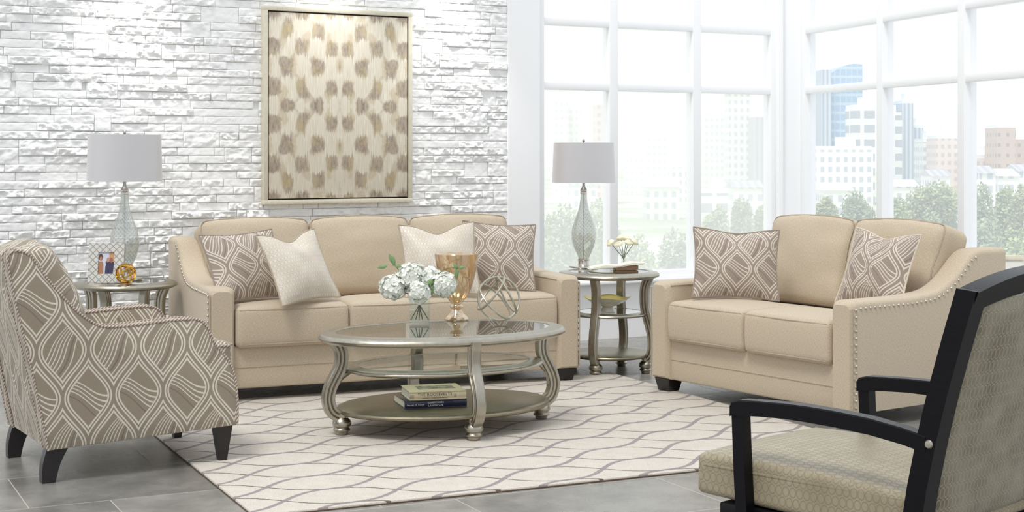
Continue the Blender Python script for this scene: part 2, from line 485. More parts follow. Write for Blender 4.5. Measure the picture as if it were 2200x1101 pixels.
# plain white pier, low walls, window frames
mb = MB(); M4 = wallmat(); mb.box(((3.5 + 3.765) / 2, .03, 1.55), (.265, .16, 3.1), M=M4)
pr = mb.build('trim_1', mt['paint'], uv=False, smooth=False); tag(pr, 'plain white pier at the end of the stone wall', 'wall', kind='structure')
SILL = .42
mb = MB(); mb.box(((3.765 + 6.2) / 2, .06, SILL / 2), (6.2 - 3.765, .14, SILL), M=M4); mb.box(((3.765 + 6.2) / 2, .02, SILL + .01), (6.2 - 3.765, .2, .025), .006, M=M4)
o = mb.build('wall_rear', mt['paint'], uv=False); tag(o, 'low white wall and sill under the left windows', 'wall', kind='structure')
MR = Matrix.Translation(CORN) @ Matrix.Rotation(math.atan2(rd.y, rd.x), 4, 'Z')      # x along, -y or +y into the room
sgn = 1 if (MR.to_3x3() @ Vector((0, 1, 0))).dot(rn) > 0 else -1
mb = MB(); mb.box((3.6, -sgn * .06, SILL / 2), (7.0, .14, SILL), M=MR); mb.box((3.6, -sgn * .0, SILL + .01), (7.0, .3, .025), .006, M=MR)
o = mb.build('wall_right', mt['paint'], uv=False); tag(o, 'low white wall and sill under the right windows', 'wall', kind='structure')
mb = MB()
mb.box((-.02, .02, 1.55), (.30, .22, 3.1), .01, M=Matrix.Translation(CORN + Vector((.02, .05, 0))) @ Matrix.Rotation(WA - .35, 4, 'Z'))
mb.box((-.14, -.03, 1.55), (.05, .05, 3.1), .01, M=Matrix.Translation(CORN) @ Matrix.Rotation(WA, 4, 'Z'))
o = mb.build('trim_2', mt['paint'], uv=False); tag(o, 'white corner post between the two window walls', 'trim', kind='structure')

def veil_glass(name, f, tint):  # white veil mixed into the panes imitates the hazy, overexposed view outside
    M = Mat(name); N, L = M.N, M.L
    t = N.new('ShaderNodeBsdfTransparent'); tr = N.new('ShaderNodeBsdfTranslucent'); tr.inputs[0].default_value = lin(tint)
    mx = N.new('ShaderNodeMixShader'); mx.inputs[0].default_value = f
    L.new(t.outputs[0], mx.inputs[1]); L.new(tr.outputs[0], mx.inputs[2]); L.new(mx.outputs[0], N['Material Output'].inputs[0]); return M.m
mt['pane1'] = veil_glass('haze_veil_left', .66, (255, 255, 255)); mt['pane2'] = veil_glass('haze_veil_right', .46, (250, 253, 255))
def window(name, label, MX, xs, x0, x1, yo, paneM):
    w = bpy.data.objects.new(name, None); C.objects.link(w); tag(w, label, 'window', kind='structure')
    for x in xs:
        mb = MB(); mb.box((x, yo, (SILL + 3.1) / 2), (.075, .10, 3.1 - SILL), .004, M=MX); mb.build('mullion', mt['paint'], w, uv=False)
    for z in (1.905, 2.385, 2.9, SILL + .05):
        mb = MB(); mb.box(((x0 + x1) / 2, yo, z), (x1 - x0, .085, .055), .004, M=MX); mb.build('transom', mt['paint'], w, uv=False)
    ed = [x0] + list(xs) + [x1]
    for a, b in zip(ed, ed[1:]):
        if b - a < .1: continue
        mb = MB(); mb.add([(a, yo, SILL), (b, yo, SILL), (b, yo, 3.1), (a, yo, 3.1)], [(0, 1, 2, 3)], MX); mb.build('pane', paneM, w, uv=False, fixn=False)
window('window_1', 'tall white grid windows left of the corner', M4, [3.79, 4.438, 5.213, 5.98], 3.77, 6.05, .04, mt['pane1'])
window('window_2', 'tall white grid windows right of the corner', MR, [.22, 1.385, 2.41, 3.45, 4.5, 5.5], .2, 7.0, -sgn * .04, mt['pane2'])

# ------------------------------------------------------------------ outside
GZ = -12.0
M = Mat('city_ground', (205, 208, 196), .9); n = M.noise(M.coord('Object'), .05, 5); M.col(M.mix(((n - .5) * 3.0 + .5).f('MAXIMUM', 0.0).f('MINIMUM', 1.0), (176, 188, 150), (236, 233, 226))); 
mb = MB(); mb.add([(-400, 20, GZ), (700, 20, GZ), (700, 1200, GZ), (-400, 1200, GZ)], [(0, 1, 2, 3)])
o = mb.build('ground', M.m, uv=False, fixn=False); tag(o, 'pale ground of the city outside', 'ground', kind='structure')
def facade(name, wall, win, cw, ch, fw=.55, fh=.5, rough=.6):  # wall and window colours are paled to carry the outdoor haze
    M = Mat(name, wall, rough); x, y, z = M.xyz(M.coord('UV'))
    m = ((x / cw).f('FRACT') < fw) * ((y / ch).f('FRACT') < fh)
    M.col(M.mix(m, wall, win)); return M.m
def building(px0, px1, pyt, Y, mat, label, depth=25, curve=0, step=None, rz=0.0):
    X0, X1 = (px0 - CX) / F * Y, (px1 - CX) / F * Y; zt = H + (HY - pyt) * Y / F
    b = thing('building', label, 'building', ((X0 + X1) / 2, Y + depth / 2, GZ), rz, 'city buildings beyond the windows')
    w, h = X1 - X0, zt - GZ
    mb = MB()
    if curve:
        pl = [(-w / 2, 0), (w / 2, 0)] + [(w / 2 - w * k / 8, h + curve * math.sin(PI * .5 * (1 - k / 8) + .35) - curve) for k in range(9)]
        mb.prism(pl, 'y', -depth / 2, depth / 2)
    else: mb.box((0, 0, h / 2), (w, depth, h))
    mb.build('tower_walls', mat, b, smooth=False)
    mb = MB()
    if step: mb.box((w * step[0], 0, h + step[2] / 2), (w * step[1], depth * .5, step[2]))
    elif not curve: mb.box((0, 0, h + .4), (w * .96, depth * .96, .8)); mb.box((w * .1, 0, h + 1.6), (w * .3, depth * .4, 2.4))
    if mb.v: mb.build('roof', mt['paint'] if not step else mat, b, smooth=False)
    return b
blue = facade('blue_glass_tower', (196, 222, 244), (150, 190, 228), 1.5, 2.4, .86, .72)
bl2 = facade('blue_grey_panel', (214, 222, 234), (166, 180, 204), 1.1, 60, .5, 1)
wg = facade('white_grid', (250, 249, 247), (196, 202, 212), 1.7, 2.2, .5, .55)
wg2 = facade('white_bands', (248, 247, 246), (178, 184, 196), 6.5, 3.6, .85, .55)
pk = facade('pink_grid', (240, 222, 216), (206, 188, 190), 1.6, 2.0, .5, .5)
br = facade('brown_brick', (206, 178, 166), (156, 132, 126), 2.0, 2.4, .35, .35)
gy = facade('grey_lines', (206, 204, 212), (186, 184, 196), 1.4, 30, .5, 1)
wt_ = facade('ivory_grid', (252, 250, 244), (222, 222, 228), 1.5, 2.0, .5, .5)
BL = [(1187, 1222, 215, 420, wt_, 'pale ivory high-rise seen left of the near lamp shade'), (1222, 1250, 235, 425, wt_, 'pale high-rise just right of the ivory one, slightly lower'),
 (1278, 1316, 225, 380, pk, 'pinkish tower with window grid above the right lamp shade'), (1345, 1385, 330, 450, wt_, 'washed-out white block in the wide left pane'),
 (1392, 1436, 292, 430, wt_, 'tall washed-out block in the middle of the wide left pane'), (1440, 1476, 360, 400, wg, 'white grid block at the right of the wide left pane'),
 (1513, 1562, 245, 440, wt_, 'pale stepped high-rise beside the tall white tower'), (1566, 1615, 197, 420, wg, 'tallest white tower with square window grid, third bay'),
 (1619, 1650, 252, 410, gy, 'slim grey lined tower right of the tall white tower'), (1508, 1572, 415, 330, wg2, 'low white block with dark bands above the loveseat pillow'),
 (1765, 1786, 150, 400, bl2, 'grey-blue panelled left wing of the blue tower'), (1833, 1880, 232, 380, wg2, 'white tower with wide grey bands in front of the blue tower'),
 (1750, 1876, 322, 330, wg, 'long low white grid apartment block'), (1908, 1938, 248, 400, wg2, 'banded tower just right of the first right-hand mullion'),
 (1938, 1962, 222, 405, bl2, 'pointed pale blue tower behind the banded tower'), (1962, 1984, 275, 410, bl2, 'thin pale blue tower with lower top'),
 (1984, 2012, 305, 380, wg, 'small white tower left of the beige block'), (2012, 2060, 298, 370, pk, 'beige-pink banded block behind the trees'),
 (2082, 2142, 340, 360, pk, 'wide low pinkish block left of the brown tower'), (2142, 2182, 275, 350, br, 'brown brick tower at the right edge'), (2180, 2230, 300, 358, br, 'darker side wing of the brown brick tower')]
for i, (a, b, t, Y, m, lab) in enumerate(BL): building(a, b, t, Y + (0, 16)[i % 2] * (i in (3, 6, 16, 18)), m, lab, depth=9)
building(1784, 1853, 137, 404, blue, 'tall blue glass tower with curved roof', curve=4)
# low houses
for k, (px, py, w_, c_) in enumerate([(2105, 372, 34, 'white'), (2150, 378, 42, 'white'), (2192, 368, 36, 'white'), (1790, 408, 60, 'white'), (1600, 402, 60, 'white'), (1935, 400, 50, 'white'), (2010, 378, 40, 'white'), (1420, 400, 70, 'white'), (1250, 396, 60, 'white')]):
    Y = 250 + 7 * k; P = Vector(((px - CX) / F * Y, Y, GZ)); ww = w_ / F * Y; hh = H + (HY - py) * Y / F - GZ
    hs = thing('house', ['white low house nearest the last mullion', 'white low house under the brown tower', 'white low house at the right edge', 'white low building behind trees in the first right pane', 'white flat building in the third left bay', 'white low building behind the round tree', 'white low building under the beige block', 'long white low building in the wide left pane', 'white low building behind the right lamp'][k], 'house', P, 0, 'low buildings beyond the trees')
    mb = MB(); mb.box((0, 0, hh / 2), (ww, 8, hh)); mb.build('wall', wg, hs, smooth=False)
    mb = MB(); mb.prism([(-4.4, hh), (4.4, hh), (0, hh + 1.2)], 'x', -ww / 2 - .3, ww / 2 + .3); mb.build('roof', [gy, mt['paint']][k % 2], hs, smooth=False)
def foliage_mat(name, a, b):
    M = Mat(name, a, .9); n = M.noise(M.coord('Object'), 1.6, 4, .7); M.col(M.mix(((n - .5) * 3.4 + .5).f('MAXIMUM', 0.0).f('MINIMUM', 1.0), a, b)); M.bump(n, 1.0, .6); return M.m
fo = [foliage_mat('foliage_a', (112, 142, 70), (216, 228, 158)), foliage_mat('foliage_b', (136, 160, 96), (226, 234, 180)), foliage_mat('foliage_c', (122, 146, 100), (210, 222, 176))]
bark = Mat('bark', (128, 112, 94), .9).m
import bmesh
def tree(px, pyt, Y, wpx, lab, k=0):
    X = (px - CX) / F * Y; zt = H + (HY - pyt) * Y / F; hgt = zt - GZ; R = wpx / F * Y / 2
    t = thing('tree', lab, 'tree', (X, Y, GZ), 0, 'trees outside the windows')
    rng = random.Random(int(px * 7 + pyt)); mb = MB()
    lf = .0013 * Y * (1.0 if Y > 100 else 1.25)
    clumps = [(Vector((0, 0, hgt * .78)), R * .55, hgt * .22)]
    for j in range(9):
        a = j * 2.4 + rng.random(); q = rng.uniform(.35, .62) * R; z = hgt * rng.uniform(.28, .82)
        clumps.append((Vector((math.cos(a) * q, math.sin(a) * q, z)), R * rng.uniform(.38, .55), hgt * rng.uniform(.13, .20)))
    for cc, rx, rz_ in clumps:
        for n_ in range(800):
            d = Vector((rng.gauss(0, 1), rng.gauss(0, 1), rng.gauss(0, 1))).normalized() * rng.uniform(.55, 1.05)
            p = cc + Vector((d.x * rx, d.y * rx, d.z * rz_)); e1 = Vector((rng.gauss(0, 1), rng.gauss(0, 1), rng.gauss(0, 1))).normalized(); e2 = e1.orthogonal().normalized()
            mb.add([p - e1 * lf, p + e2 * lf * .7, p + e1 * lf, p - e2 * lf * .7], [(0, 1, 2, 3)])
    mb.build('crown', fo[k], t, uv=False, smooth=False, fixn=False)
    mb = MB(); mb.tube([(0, 0, 0), (R * .05, 0, hgt * .5), (0, 0, hgt * .8)], [R * .1, R * .07, R * .03]); mb.build('trunk', bark, t, uv=False)
TR = [(1215, 440, 95, 110, 'pale tree left of the right lamp, near the pier'), (1285, 430, 90, 90, 'green tree behind the right lamp stem'), (1190, 500, 60, 110, 'low pale tree beside the sofa pillow'), (1275, 500, 58, 120, 'low dense tree behind the round table lamp'),
 (1370, 500, 75, 110, 'bushy tree behind the rose vase'), (1450, 490, 80, 110, 'bushy tree at the right of the wide left pane'), (1400, 545, 50, 130, 'low bush tree above the right side table'),
 (1545, 440, 120, 60, 'small tree left above the loveseat pillow'), (1600, 428, 125, 50, 'pointed tree above the loveseat pillow'), (1640, 440, 118, 50, 'tree beside the corner post'),
 (1775, 424, 150, 50, 'small tree in the first right pane, left'), (1835, 410, 145, 80, 'round pale tree in the first right pane'), (1930, 425, 150, 60, 'pale tree left of the large round tree'), (2012, 388, 140, 100, 'large round bright green tree in the second right pane'),
 (2110, 395, 130, 70, 'tall pale tree beside the last mullion'), (2165, 400, 135, 60, 'pointed tree under the brown tower'), (2195, 395, 125, 50, 'tree cut off by the right edge, upper'), (2120, 470, 80, 110, 'bushy tree behind the loveseat arm'), (2180, 490, 60, 120, 'large near tree at the right edge'), (2225, 430, 90, 80, 'tall tree just at the frame edge')]
for i, (a, b, c_, d_, l_) in enumerate(TR): tree(a, b, c_, d_ * 1.25, l_, i % 3)
# ------------------------------------------------------------------ rug
RG = G(559, 1101, .015); rug_a = math.radians(25.0)
mb = MB(); mb.box((1.50, 1.33, .007), (3.06, 2.72, .014), .005)
rug = mb.build('area_rug', [mt['rug']], uv=False); rug.location = (RG.x, RG.y, 0); rug.rotation_euler = (0, 0, rug_a)
tag(rug, 'cream area rug with grey and brown wavy lattice lines under the coffee table', 'rug')
mb = MB(); mb.tube([(-.03, -.03, .003), (3.03, -.03, .003), (3.03, 2.69, .003), (-.03, 2.69, .003)], .0032, 6, close=True); mb.build('binding', mt['rug_edge'], rug, uv=False)
RUGZ = .0145

def on_rug(root_loc, rz, x, y):
    p = Vector(root_loc) + Matrix.Rotation(rz, 3, 'Z') @ Vector((x, y, 0)) - Vector((RG.x, RG.y, 0)); p = Matrix.Rotation(-rug_a, 3, 'Z') @ p
    return RUGZ if -.05 < p.x < 3.05 and -.05 < p.y < 2.70 else 0.0
# ------------------------------------------------------------------ sofas
ARMP = [(0, .655), (.45, .657), (.62, .668), (.70, .685), (.80, .735), (.88, .80), (.95, .865), (1.0, .885), (1.35, .885)]
def couch(name, label, loc, rz, LW, ncush, D, back_lean=.27, bh=.505):
    root = thing(name, label, 'sofa', loc, rz, 'beige upholstered sofas')
    AW = .15; IN = LW - 2 * AW; Z0 = .085
    li = mt['linen']
    # base with a horizontal seam
    mb = MB(); mb.rbox((IN / 2 + .01, (D - .06) / 2, (.325 - Z0) / 2), .012, M=Matrix.Translation((0, .035 + (D - .06) / 2, (Z0 + .325) / 2)), k=2, m=4)
    bs = mb.build('base', li, root)
    mb = MB(); mb.tube([(-IN / 2, .035, .205), (IN / 2, .035, .205)], .0035, 6); mb.build('seam', mt['pipe'], bs)
    # back frame
    mb = MB(); mb.rbox((LW / 2 - .05, .07, .37), .03, M=Matrix.Translation((0, D - .08, .49)), k=2, m=4); mb.build('back_frame', li, root)
    # arms
    for sd in (-1, 1):
        xo = sd * LW / 2; xi = sd * (LW / 2 - AW)
        ys = [0, .006, .02, .04] + [.04 + (D - .06) * k / 30 for k in range(1, 30)] + [D - .02, D - .005, D]
        rings = []
        for y in ys:
            ins = 0.0
            if y < .04: ins = .020 * (1 - math.sin(min(1, y / .04) * PI / 2))
            if y > D - .02: ins = .014 * sm(D - .02, D, y)
            zt = interp(ARMP, y) - ins; a, b = min(xo, xi) + ins, max(xo, xi) - ins
            zt = sum(interp(ARMP, y + q) for q in (-.03, 0, .03)) / 3 - ins
            r = .030; ring = [(a, y, Z0 + ins), (b, y, Z0 + ins)]
            for k in range(6): an = k / 5 * PI / 2; ring.append((b - r + r * math.cos(an), y, zt - r + r * math.sin(an)))
            for k in range(6): an = PI / 2 + k / 5 * PI / 2; ring.append((a + r + r * math.cos(an), y, zt - r + r * math.sin(an)))
            rings.append(ring)
        mb = MB(); mb.loft(rings); arm = mb.build('arm', li, root)
        # nail heads: up the front edge and along the top contour of the outer side
        path = [(.028, z) for z in [Z0 + .03 + .0355 * k for k in range(15)]]
        y = .035; zz = None; acc = 0; last = (.028, path[-1][1]); top = []
        yy = .028
        while yy < .985:
            q = (yy, interp(ARMP, yy) - .036)
            if math.hypot(q[0] - last[0], q[1] - last[1]) >= .0355: top.append(q); last = q
            yy += .002
        mbn = MB(); mbn.lathe([(.0075, -.002), (.0075, .0), (.006, .003), (.003, .0048), (.0, .0052)], 10, M=Matrix.Rotation(sd * PI / 2, 4, 'Y'))
        nh = mbn.build('nailhead', mt['nail'], arm, uv=False)
        for k, (ny, nz) in enumerate([p for p in path if p[1] < .62] + top):
            q = nh if k == 0 else nh.copy()
            if k: C.objects.link(q); q.parent = arm
            q.location = (xo + sd * .0015, ny, nz)
        mb = MB(); mb.tube([(xo - sd * .004, .006, Z0 + .01), (xo - sd * .004, .006, .62)], .004, 6)
        mb.tube([(xi, y_, interp(ARMP, y_) - .02) for y_ in [.03 + .05 * k for k in range(21)]], .003, 6); mb.build('piping', mt['pipe'], arm)
    # seat cushions
    cw = IN / ncush; SD = .80; zt, zb = .545, .315
    for i in range(ncush):
        cx = -IN / 2 + cw * (i + .5); hz = (zt - zb) / 2
        def fn(x, y, z, cw=cw, hz=hz):
            k = (1 - (2 * x / cw) ** 2) * (1 - (2 * y / SD) ** 2); k = max(k, 0) ** .6
            z2 = z + (.022 * k if z > 0 else -.004 * k) - .045 * sm(-.15, .35, y)
            yb = .010 * (1 - (z / hz) ** 2) * (1 if y < 0 else 0); return Vector((x, y - yb, z2))
        mb = MB(); mb.rbox((cw / 2 - .002, SD / 2, hz), .034, fn, Matrix.Translation((cx, SD / 2 - .004, (zt + zb) / 2)), k=4, m=10)
        cu = mb.build('seat_cushion', li, root, uvoff=(i * .37, 0))
        mb = MB()
        for zz in (zt - .018, zb + .020):
            a, b = cx - cw / 2 + .008, cx + cw / 2 - .008
            mb.tube([(a + .004, .3, zz), (a, .05, zz), (a + .003, .015, zz), (a + .018, -.001, zz), (cx, -.006, zz), (b - .018, -.001, zz), (b - .003, .015, zz), (b, .05, zz), (b - .004, .3, zz)], .0042, 6)
        mb.build('piping', mt['pipe'], cu)
    # back cushions
    for i in range(ncush):
        cx = -IN / 2 + cw * (i + .5); bt = .22; hz = bh / 2
        lf = -1 if i == 0 else 0; rt = 1 if i == ncush - 1 else 0
        rnd = random.Random(i + int(LW * 10))
        ph = rnd.random() * 6
        def fn(x, y, z, cx=cx, lf=lf, rt=rt, ph=ph):
            u, v = 2 * x / cw, z / hz
            k = max(0, (1 - u * u) * (1 - v * v)) ** .5
            y2 = y + (-.055 * k if y < 0 else .02 * k)
            y2 += .006 * math.sin(3 * u + ph) * (1 - v * v) * (y < 0)
            z2 = z + .012 * math.sin(PI * (u + 1) / 2) * sm(0, 1, v) - .012 * abs(u) ** 4 * sm(.3, 1, v)
            x2 = x
            if (lf and u < 0) or (rt and u > 0): x2 = x * (1 + .09 * sm(.0, .8, v) * abs(u))
            y2 += .010 * noise.fractal(Vector((x * 5 + cx * 3, z * 7, ph)), .8, 2.0, 3) * (y < 0)
            return Vector((x2, y2, z2))
        MM = Matrix.Translation((cx, .71 + bt / 2 + .03, .500)) @ Matrix.Rotation(-back_lean * 1.0, 4, 'X') @ Matrix.Translation((0, 0, hz - .01))
        mb = MB(); mb.rbox((cw / 2 + .003, bt / 2, hz), .05, fn, MM, k=4, m=12)
        cu = mb.build('back_cushion', li, root, uvoff=(i * .41, .2))
        loop = []
        e = bt / 2 - .018
        def P(x, z):
            q = fn(x, -e, z); return MM @ Vector((q.x, q.y - .001, q.z))
        hx = cw / 2 + .003 - .012; hz2 = hz - .012
        for k in range(9): loop.append(P(-hx, -hz2 + 2 * (hz2 - .02) * k / 8 + .0))
        for k in range(11): loop.append(P(-hx + .012 + 2 * (hx - .012) * k / 10, hz2 + .002))
        for k in range(8, -1, -1): loop.append(P(hx, -hz2 + 2 * (hz2 - .02) * k / 8))
        mb = MB(); mb.tube(spline(loop, 2), .0045, 6); mb.build('piping', mt['pipe'], cu)
    # legs
    for sx in (-1, 1):
        for yy in (.07, D - .08):
            mb = MB(); x = sx * (LW / 2 - .085); zf = on_rug(loc, rz, x, yy)
            r0 = [(x + a * .045, yy + b * .04, zf) for a, b in ((-1, -1), (1, -1), (1, 1), (-1, 1))]
            r1 = [(x + a * .062 , yy + b * .055, Z0 + .004) for a, b in ((-1, -1), (1, -1), (1, 1), (-1, 1))]
            mb.loft([r0, r1]); mb.build('leg', mt['dark'], root, uv=False, smooth=False)
    return root
SA = math.radians(23.0); sl, sr = G(450, 873), G(1250, 825); smid = (sl + sr) / 2
SOFA = couch('sofa', 'long beige three-seat sofa with nailhead trim against the white stone wall', (smid.x, smid.y, .0), SA, 2.28, 3, 1.25)
ll = Vector((.815, 8.92, 0)); lr = Vector((1.72, 7.65, 0)); LA = math.atan2(lr.y - ll.y, lr.x - ll.x); lmid = (ll + lr) / 2
LOVE = couch('loveseat', 'beige two-seat loveseat with nailhead trim in front of the corner windows', (lmid.x, lmid.y, .0), LA, 1.56, 2, 1.26, .29, .535)

# ------------------------------------------------------------------ pillows
def pillow(name, label, bot, yaw, lean, roll, w, h, front, back, pipe, T=.085, dent=0.0, group=None, uvo=(0, 0), z=.552):
    N = 22; mb = MB(); uv = {}
    def pos(u, v, s):
        f = max(0, (1 - u ** 4) * (1 - v ** 4)) ** .75 * (.55 + .45 * (1 - u * u) * (1 - v * v)) 
        x = u * w / 2 * (1 - .075 * (1 - v * v) ** 1.2); y = v * h / 2 * (1 - .085 * (1 - u * u) ** 1.2)
        y -= dent * math.exp(-(u / .42) ** 2) * sm(.0, 1, v)
        wr = .004 * math.sin(9 * u + 5 * v) * f
        ff = f * (1 - (.45 if dent else 0) * math.exp(-(u / .3) ** 2) * sm(.35, 1, v))
        return (x, y, s * (T * ff + .001) + wr)
    for s in (1, -1):
        vs = [pos(-1 + 2 * i / N, -1 + 2 * j / N, s) for j in range(N + 1) for i in range(N + 1)]
        fs = []
        for j in range(N):
            for i in range(N):
                k = j * (N + 1) + i; q = (k, k + 1, k + N + 2, k + N + 1); fs.append(q if s > 0 else q[::-1])
        mb.mi = 0 if s > 0 else 1; b = mb.add(vs, fs)
        for j in range(N + 1):
            for i in range(N + 1): uv[b + j * (N + 1) + i] = ((-1 + 2 * i / N) * w / 2 + uvo[0], (-1 + 2 * j / N) * h / 2 + uvo[1])
    mb.uv = uv
    o = mb.build(name, [front, back], None, fixn=False, sharp=80)
    rim = [pos(-1 + 2 * i / N, -1, 1) for i in range(N)] + [pos(1, -1 + 2 * i / N, 1) for i in range(N)] + [pos(1 - 2 * i / N, 1, 1) for i in range(N)] + [pos(-1, 1 - 2 * i / N, 1) for i in range(N)]
    mb = MB(); mb.tube([(a, b_, 0) for a, b_, c_ in rim], .0055, 6, close=True); mb.build('piping', pipe, o, uv=True)
    # frame: x right, y up, z towards the viewer; yaw > 0 turns the face to the viewer's right
    R = Matrix.Rotation(yaw, 4, 'Z') @ Matrix.Rotation(PI / 2 - lean, 4, 'X') @ Matrix.Rotation(roll, 4, 'Z')
    # set lowest rim point on the seat
    low = min((R @ Vector(q)).z for q in rim)
    B = G(bot[0], bot[1], z); mid = R @ Vector((0, -h / 2, 0))
    o.matrix_world = Matrix.Translation(Vector((B.x - mid.x, B.y - mid.y, z - low + .004))) @ R
    return tag(o, label, 'pillow', group)
rad = math.radians
OG = 'patterned ogee throw pillows'; CG = 'cream dotted throw pillows'
pillow('throw_pillow', 'taupe leaf-pattern pillow leaning on the left arm of the long sofa', (548, 651), rad(34), rad(30), rad(3), .46, .44, mt['ogee_p'], mt['ogee_p'], mt['pipe_t'], .08, group=OG, uvo=(.05, .03))
pillow('throw_pillow', 'cream dotted pillow overlapping the leaf-pattern pillow at the left of the sofa', (670, 653), rad(48), rad(28), rad(3), .44, .44, mt['cream_dot'], mt['cream_back'], mt['pipe'], .08, .05, CG)
pillow('throw_pillow', 'taupe leaf-pattern pillow against the right arm of the long sofa', (1070, 629), rad(8), rad(24), rad(-4), .46, .44, mt['ogee_p'], mt['ogee_p'], mt['pipe_t'], .08, group=OG, uvo=(.1, .11))
pillow('throw_pillow', 'cream dotted pillow behind the gold goblet on the sofa', (952, 640), rad(12), rad(20), rad(2), .46, .45, mt['cream_dot'], mt['cream_back'], mt['pipe'], .075, .05, CG)
pillow('throw_pillow', 'taupe leaf-pattern pillow against the left arm of the loveseat', (1580, 648), rad(-4), rad(17), rad(-2), .50, .42, mt['ogee_p'], mt['ogee_p'], mt['pipe_t'], .085, .015, OG, uvo=(.0, .05))
pillow('throw_pillow', 'taupe leaf-pattern pillow with cream back at the right end of the loveseat', (1862, 668), rad(-54), rad(20), rad(-3), .46, .44, mt['ogee_p'], mt['cream_back'], mt['cream_back'], .085, .03, OG, uvo=(.09, .02))

# ------------------------------------------------------------------ patterned armchair
yd = Vector((-.857, -.515, 0)).normalized(); xd = Vector((yd.y, -yd.x, 0))      # yd: front to back, xd: towards the far side
AWD = .74
FN = Vector((-1.243, 6.87, 0)); ori = FN + xd * AWD / 2
AC = thing('patterned_armchair', 'taupe leaf-pattern club armchair with dark legs at the left edge', 'armchair', (ori.x, ori.y, 0), math.atan2(xd.y, xd.x))
side = [(.004, .175), (.002, .28), (.012, .38), (.033, .446), (.066, .50), (.099, .537), (.118, .565), (.132, .60), (.147, .632), (.170, .655), (.205, .668), (.30, .668), (.391, .663), (.526, .655), (.609, .658), (.64, .668), (.67, .686), (.715, .72), (.763, .768), (.81, .822), (.858, .882), (.895, .94), (.925, .978), (.955, .995), (.985, 1.0), (1.005, .99), (1.018, .965), (.99, .80), (.935, .565), (.89, .35), (.848, .143)]
sp = [(-.0, 0)]
poly = [(p.x, p.y) for p in spline([(a, b, 0) for a, b in side], 2)]
ogm = mt['ogee']
for sd in (-1, 1):
    a, b = sorted((sd * AWD / 2, sd * (AWD / 2 - .10)))
    mb = MB(); mb.prism(poly, 'x', a, b, .012); pn = mb.build('side_panel', ogm, AC, uvoff=(.02, .05), flip=sd < 0)
    mb = MB()
    for xx in (sd * (AWD / 2 - .004), sd * (AWD / 2 - .096)):
        mb.tube([(xx, p[0], p[1]) for p in poly[:53]], .006, 8)
        mb.tube([(xx, p[0], p[1]) for p in poly[52:]], .005, 8)
    mb.build('rope_piping', mt['rope'], pn)
# back shell between the wings, outside back
bp = [(.985, 1.005), (1.012, .975), (.985, .80), (.93, .565), (.885, .35), (.843, .145), (.74, .15), (.76, .5), (.84, .8), (.90, .93), (.94, .99)]
mb = MB(); mb.prism([(a, b) for a, b in bp], 'x', -AWD / 2 + .09, AWD / 2 - .09); mb.build('outside_back', ogm, AC)
# inside back cushion, bulging forward of the wings
def fnb(x, y, z):
    u, v = 2 * x / (AWD - .2), z / .27
    k = max(0, (1 - u * u)) ** .5 * max(0, 1 - .75 * v * v)
    return Vector((x, y - (.085 * k if y < 0 else 0), z + .02 * max(0, 1 - u * u) * (z > 0)))
mb = MB(); mb.rbox(((AWD - .19) / 2, .09, .27), .06, fnb, Matrix.Translation((0, .815, .735)) @ Matrix.Rotation(rad(-23), 4, 'X'), k=4, m=10)
mb.build('inside_back', ogm, AC, uvoff=(.1, .0))
mb = MB(); mb.rbox(((AWD - .2) / 2, .40, .085), .04, lambda x, y, z: Vector((x, y, z + (.03 * max(0, 1 - (x / .3) ** 2) * max(0, 1 - (y / .42) ** 2) if z > 0 else 0))), Matrix.Translation((0, .385, .455)), k=4, m=8)
sc_ = mb.build('seat_cushion', ogm, AC)
mb = MB(); mb.tube([(-.27, .3, .525), (-.268, 0, .525), (-.24, -.018, .525), (.24, -.018, .525), (.268, 0, .525), (.27, .3, .525)], .006, 8); mb.build('rope_piping', mt['rope'], sc_)
mb = MB(); mb.rbox(((AWD - .17) / 2, .40, .11), .02, None, Matrix.Translation((0, .415, .272)), k=2, m=4); mb.build('front_rail', ogm, AC)
for sx in (-1, 1):
    x = sx * (AWD / 2 - .055)
    mb = MB(); mb.loft([[(x + a * .018, .058 + b * .018, RUGZ) for a, b in ((-1, -1), (1, -1), (1, 1), (-1, 1))], [(x + a * .034, .058 + b * .040, .18) for a, b in ((-1, -1), (1, -1), (1, 1), (-1, 1))]])
    mb.build('leg', mt['dark'], AC, uv=False, smooth=False)
    mb = MB(); rs = []
    for k in range(7):
        t = k / 6; z = .165 - .165 * t; yc = .795 + .045 * t ** 1.6 + .018 * math.sin(t * PI); hw_ = .048 - .020 * t
        rs.append([(x + a * .026, yc + b * hw_, z) for a, b in ((-1, -1), (1, -1), (1, 1), (-1, 1))])
    mb.loft(rs); mb.build('leg', mt['dark'], AC, uv=False, sharp=50)

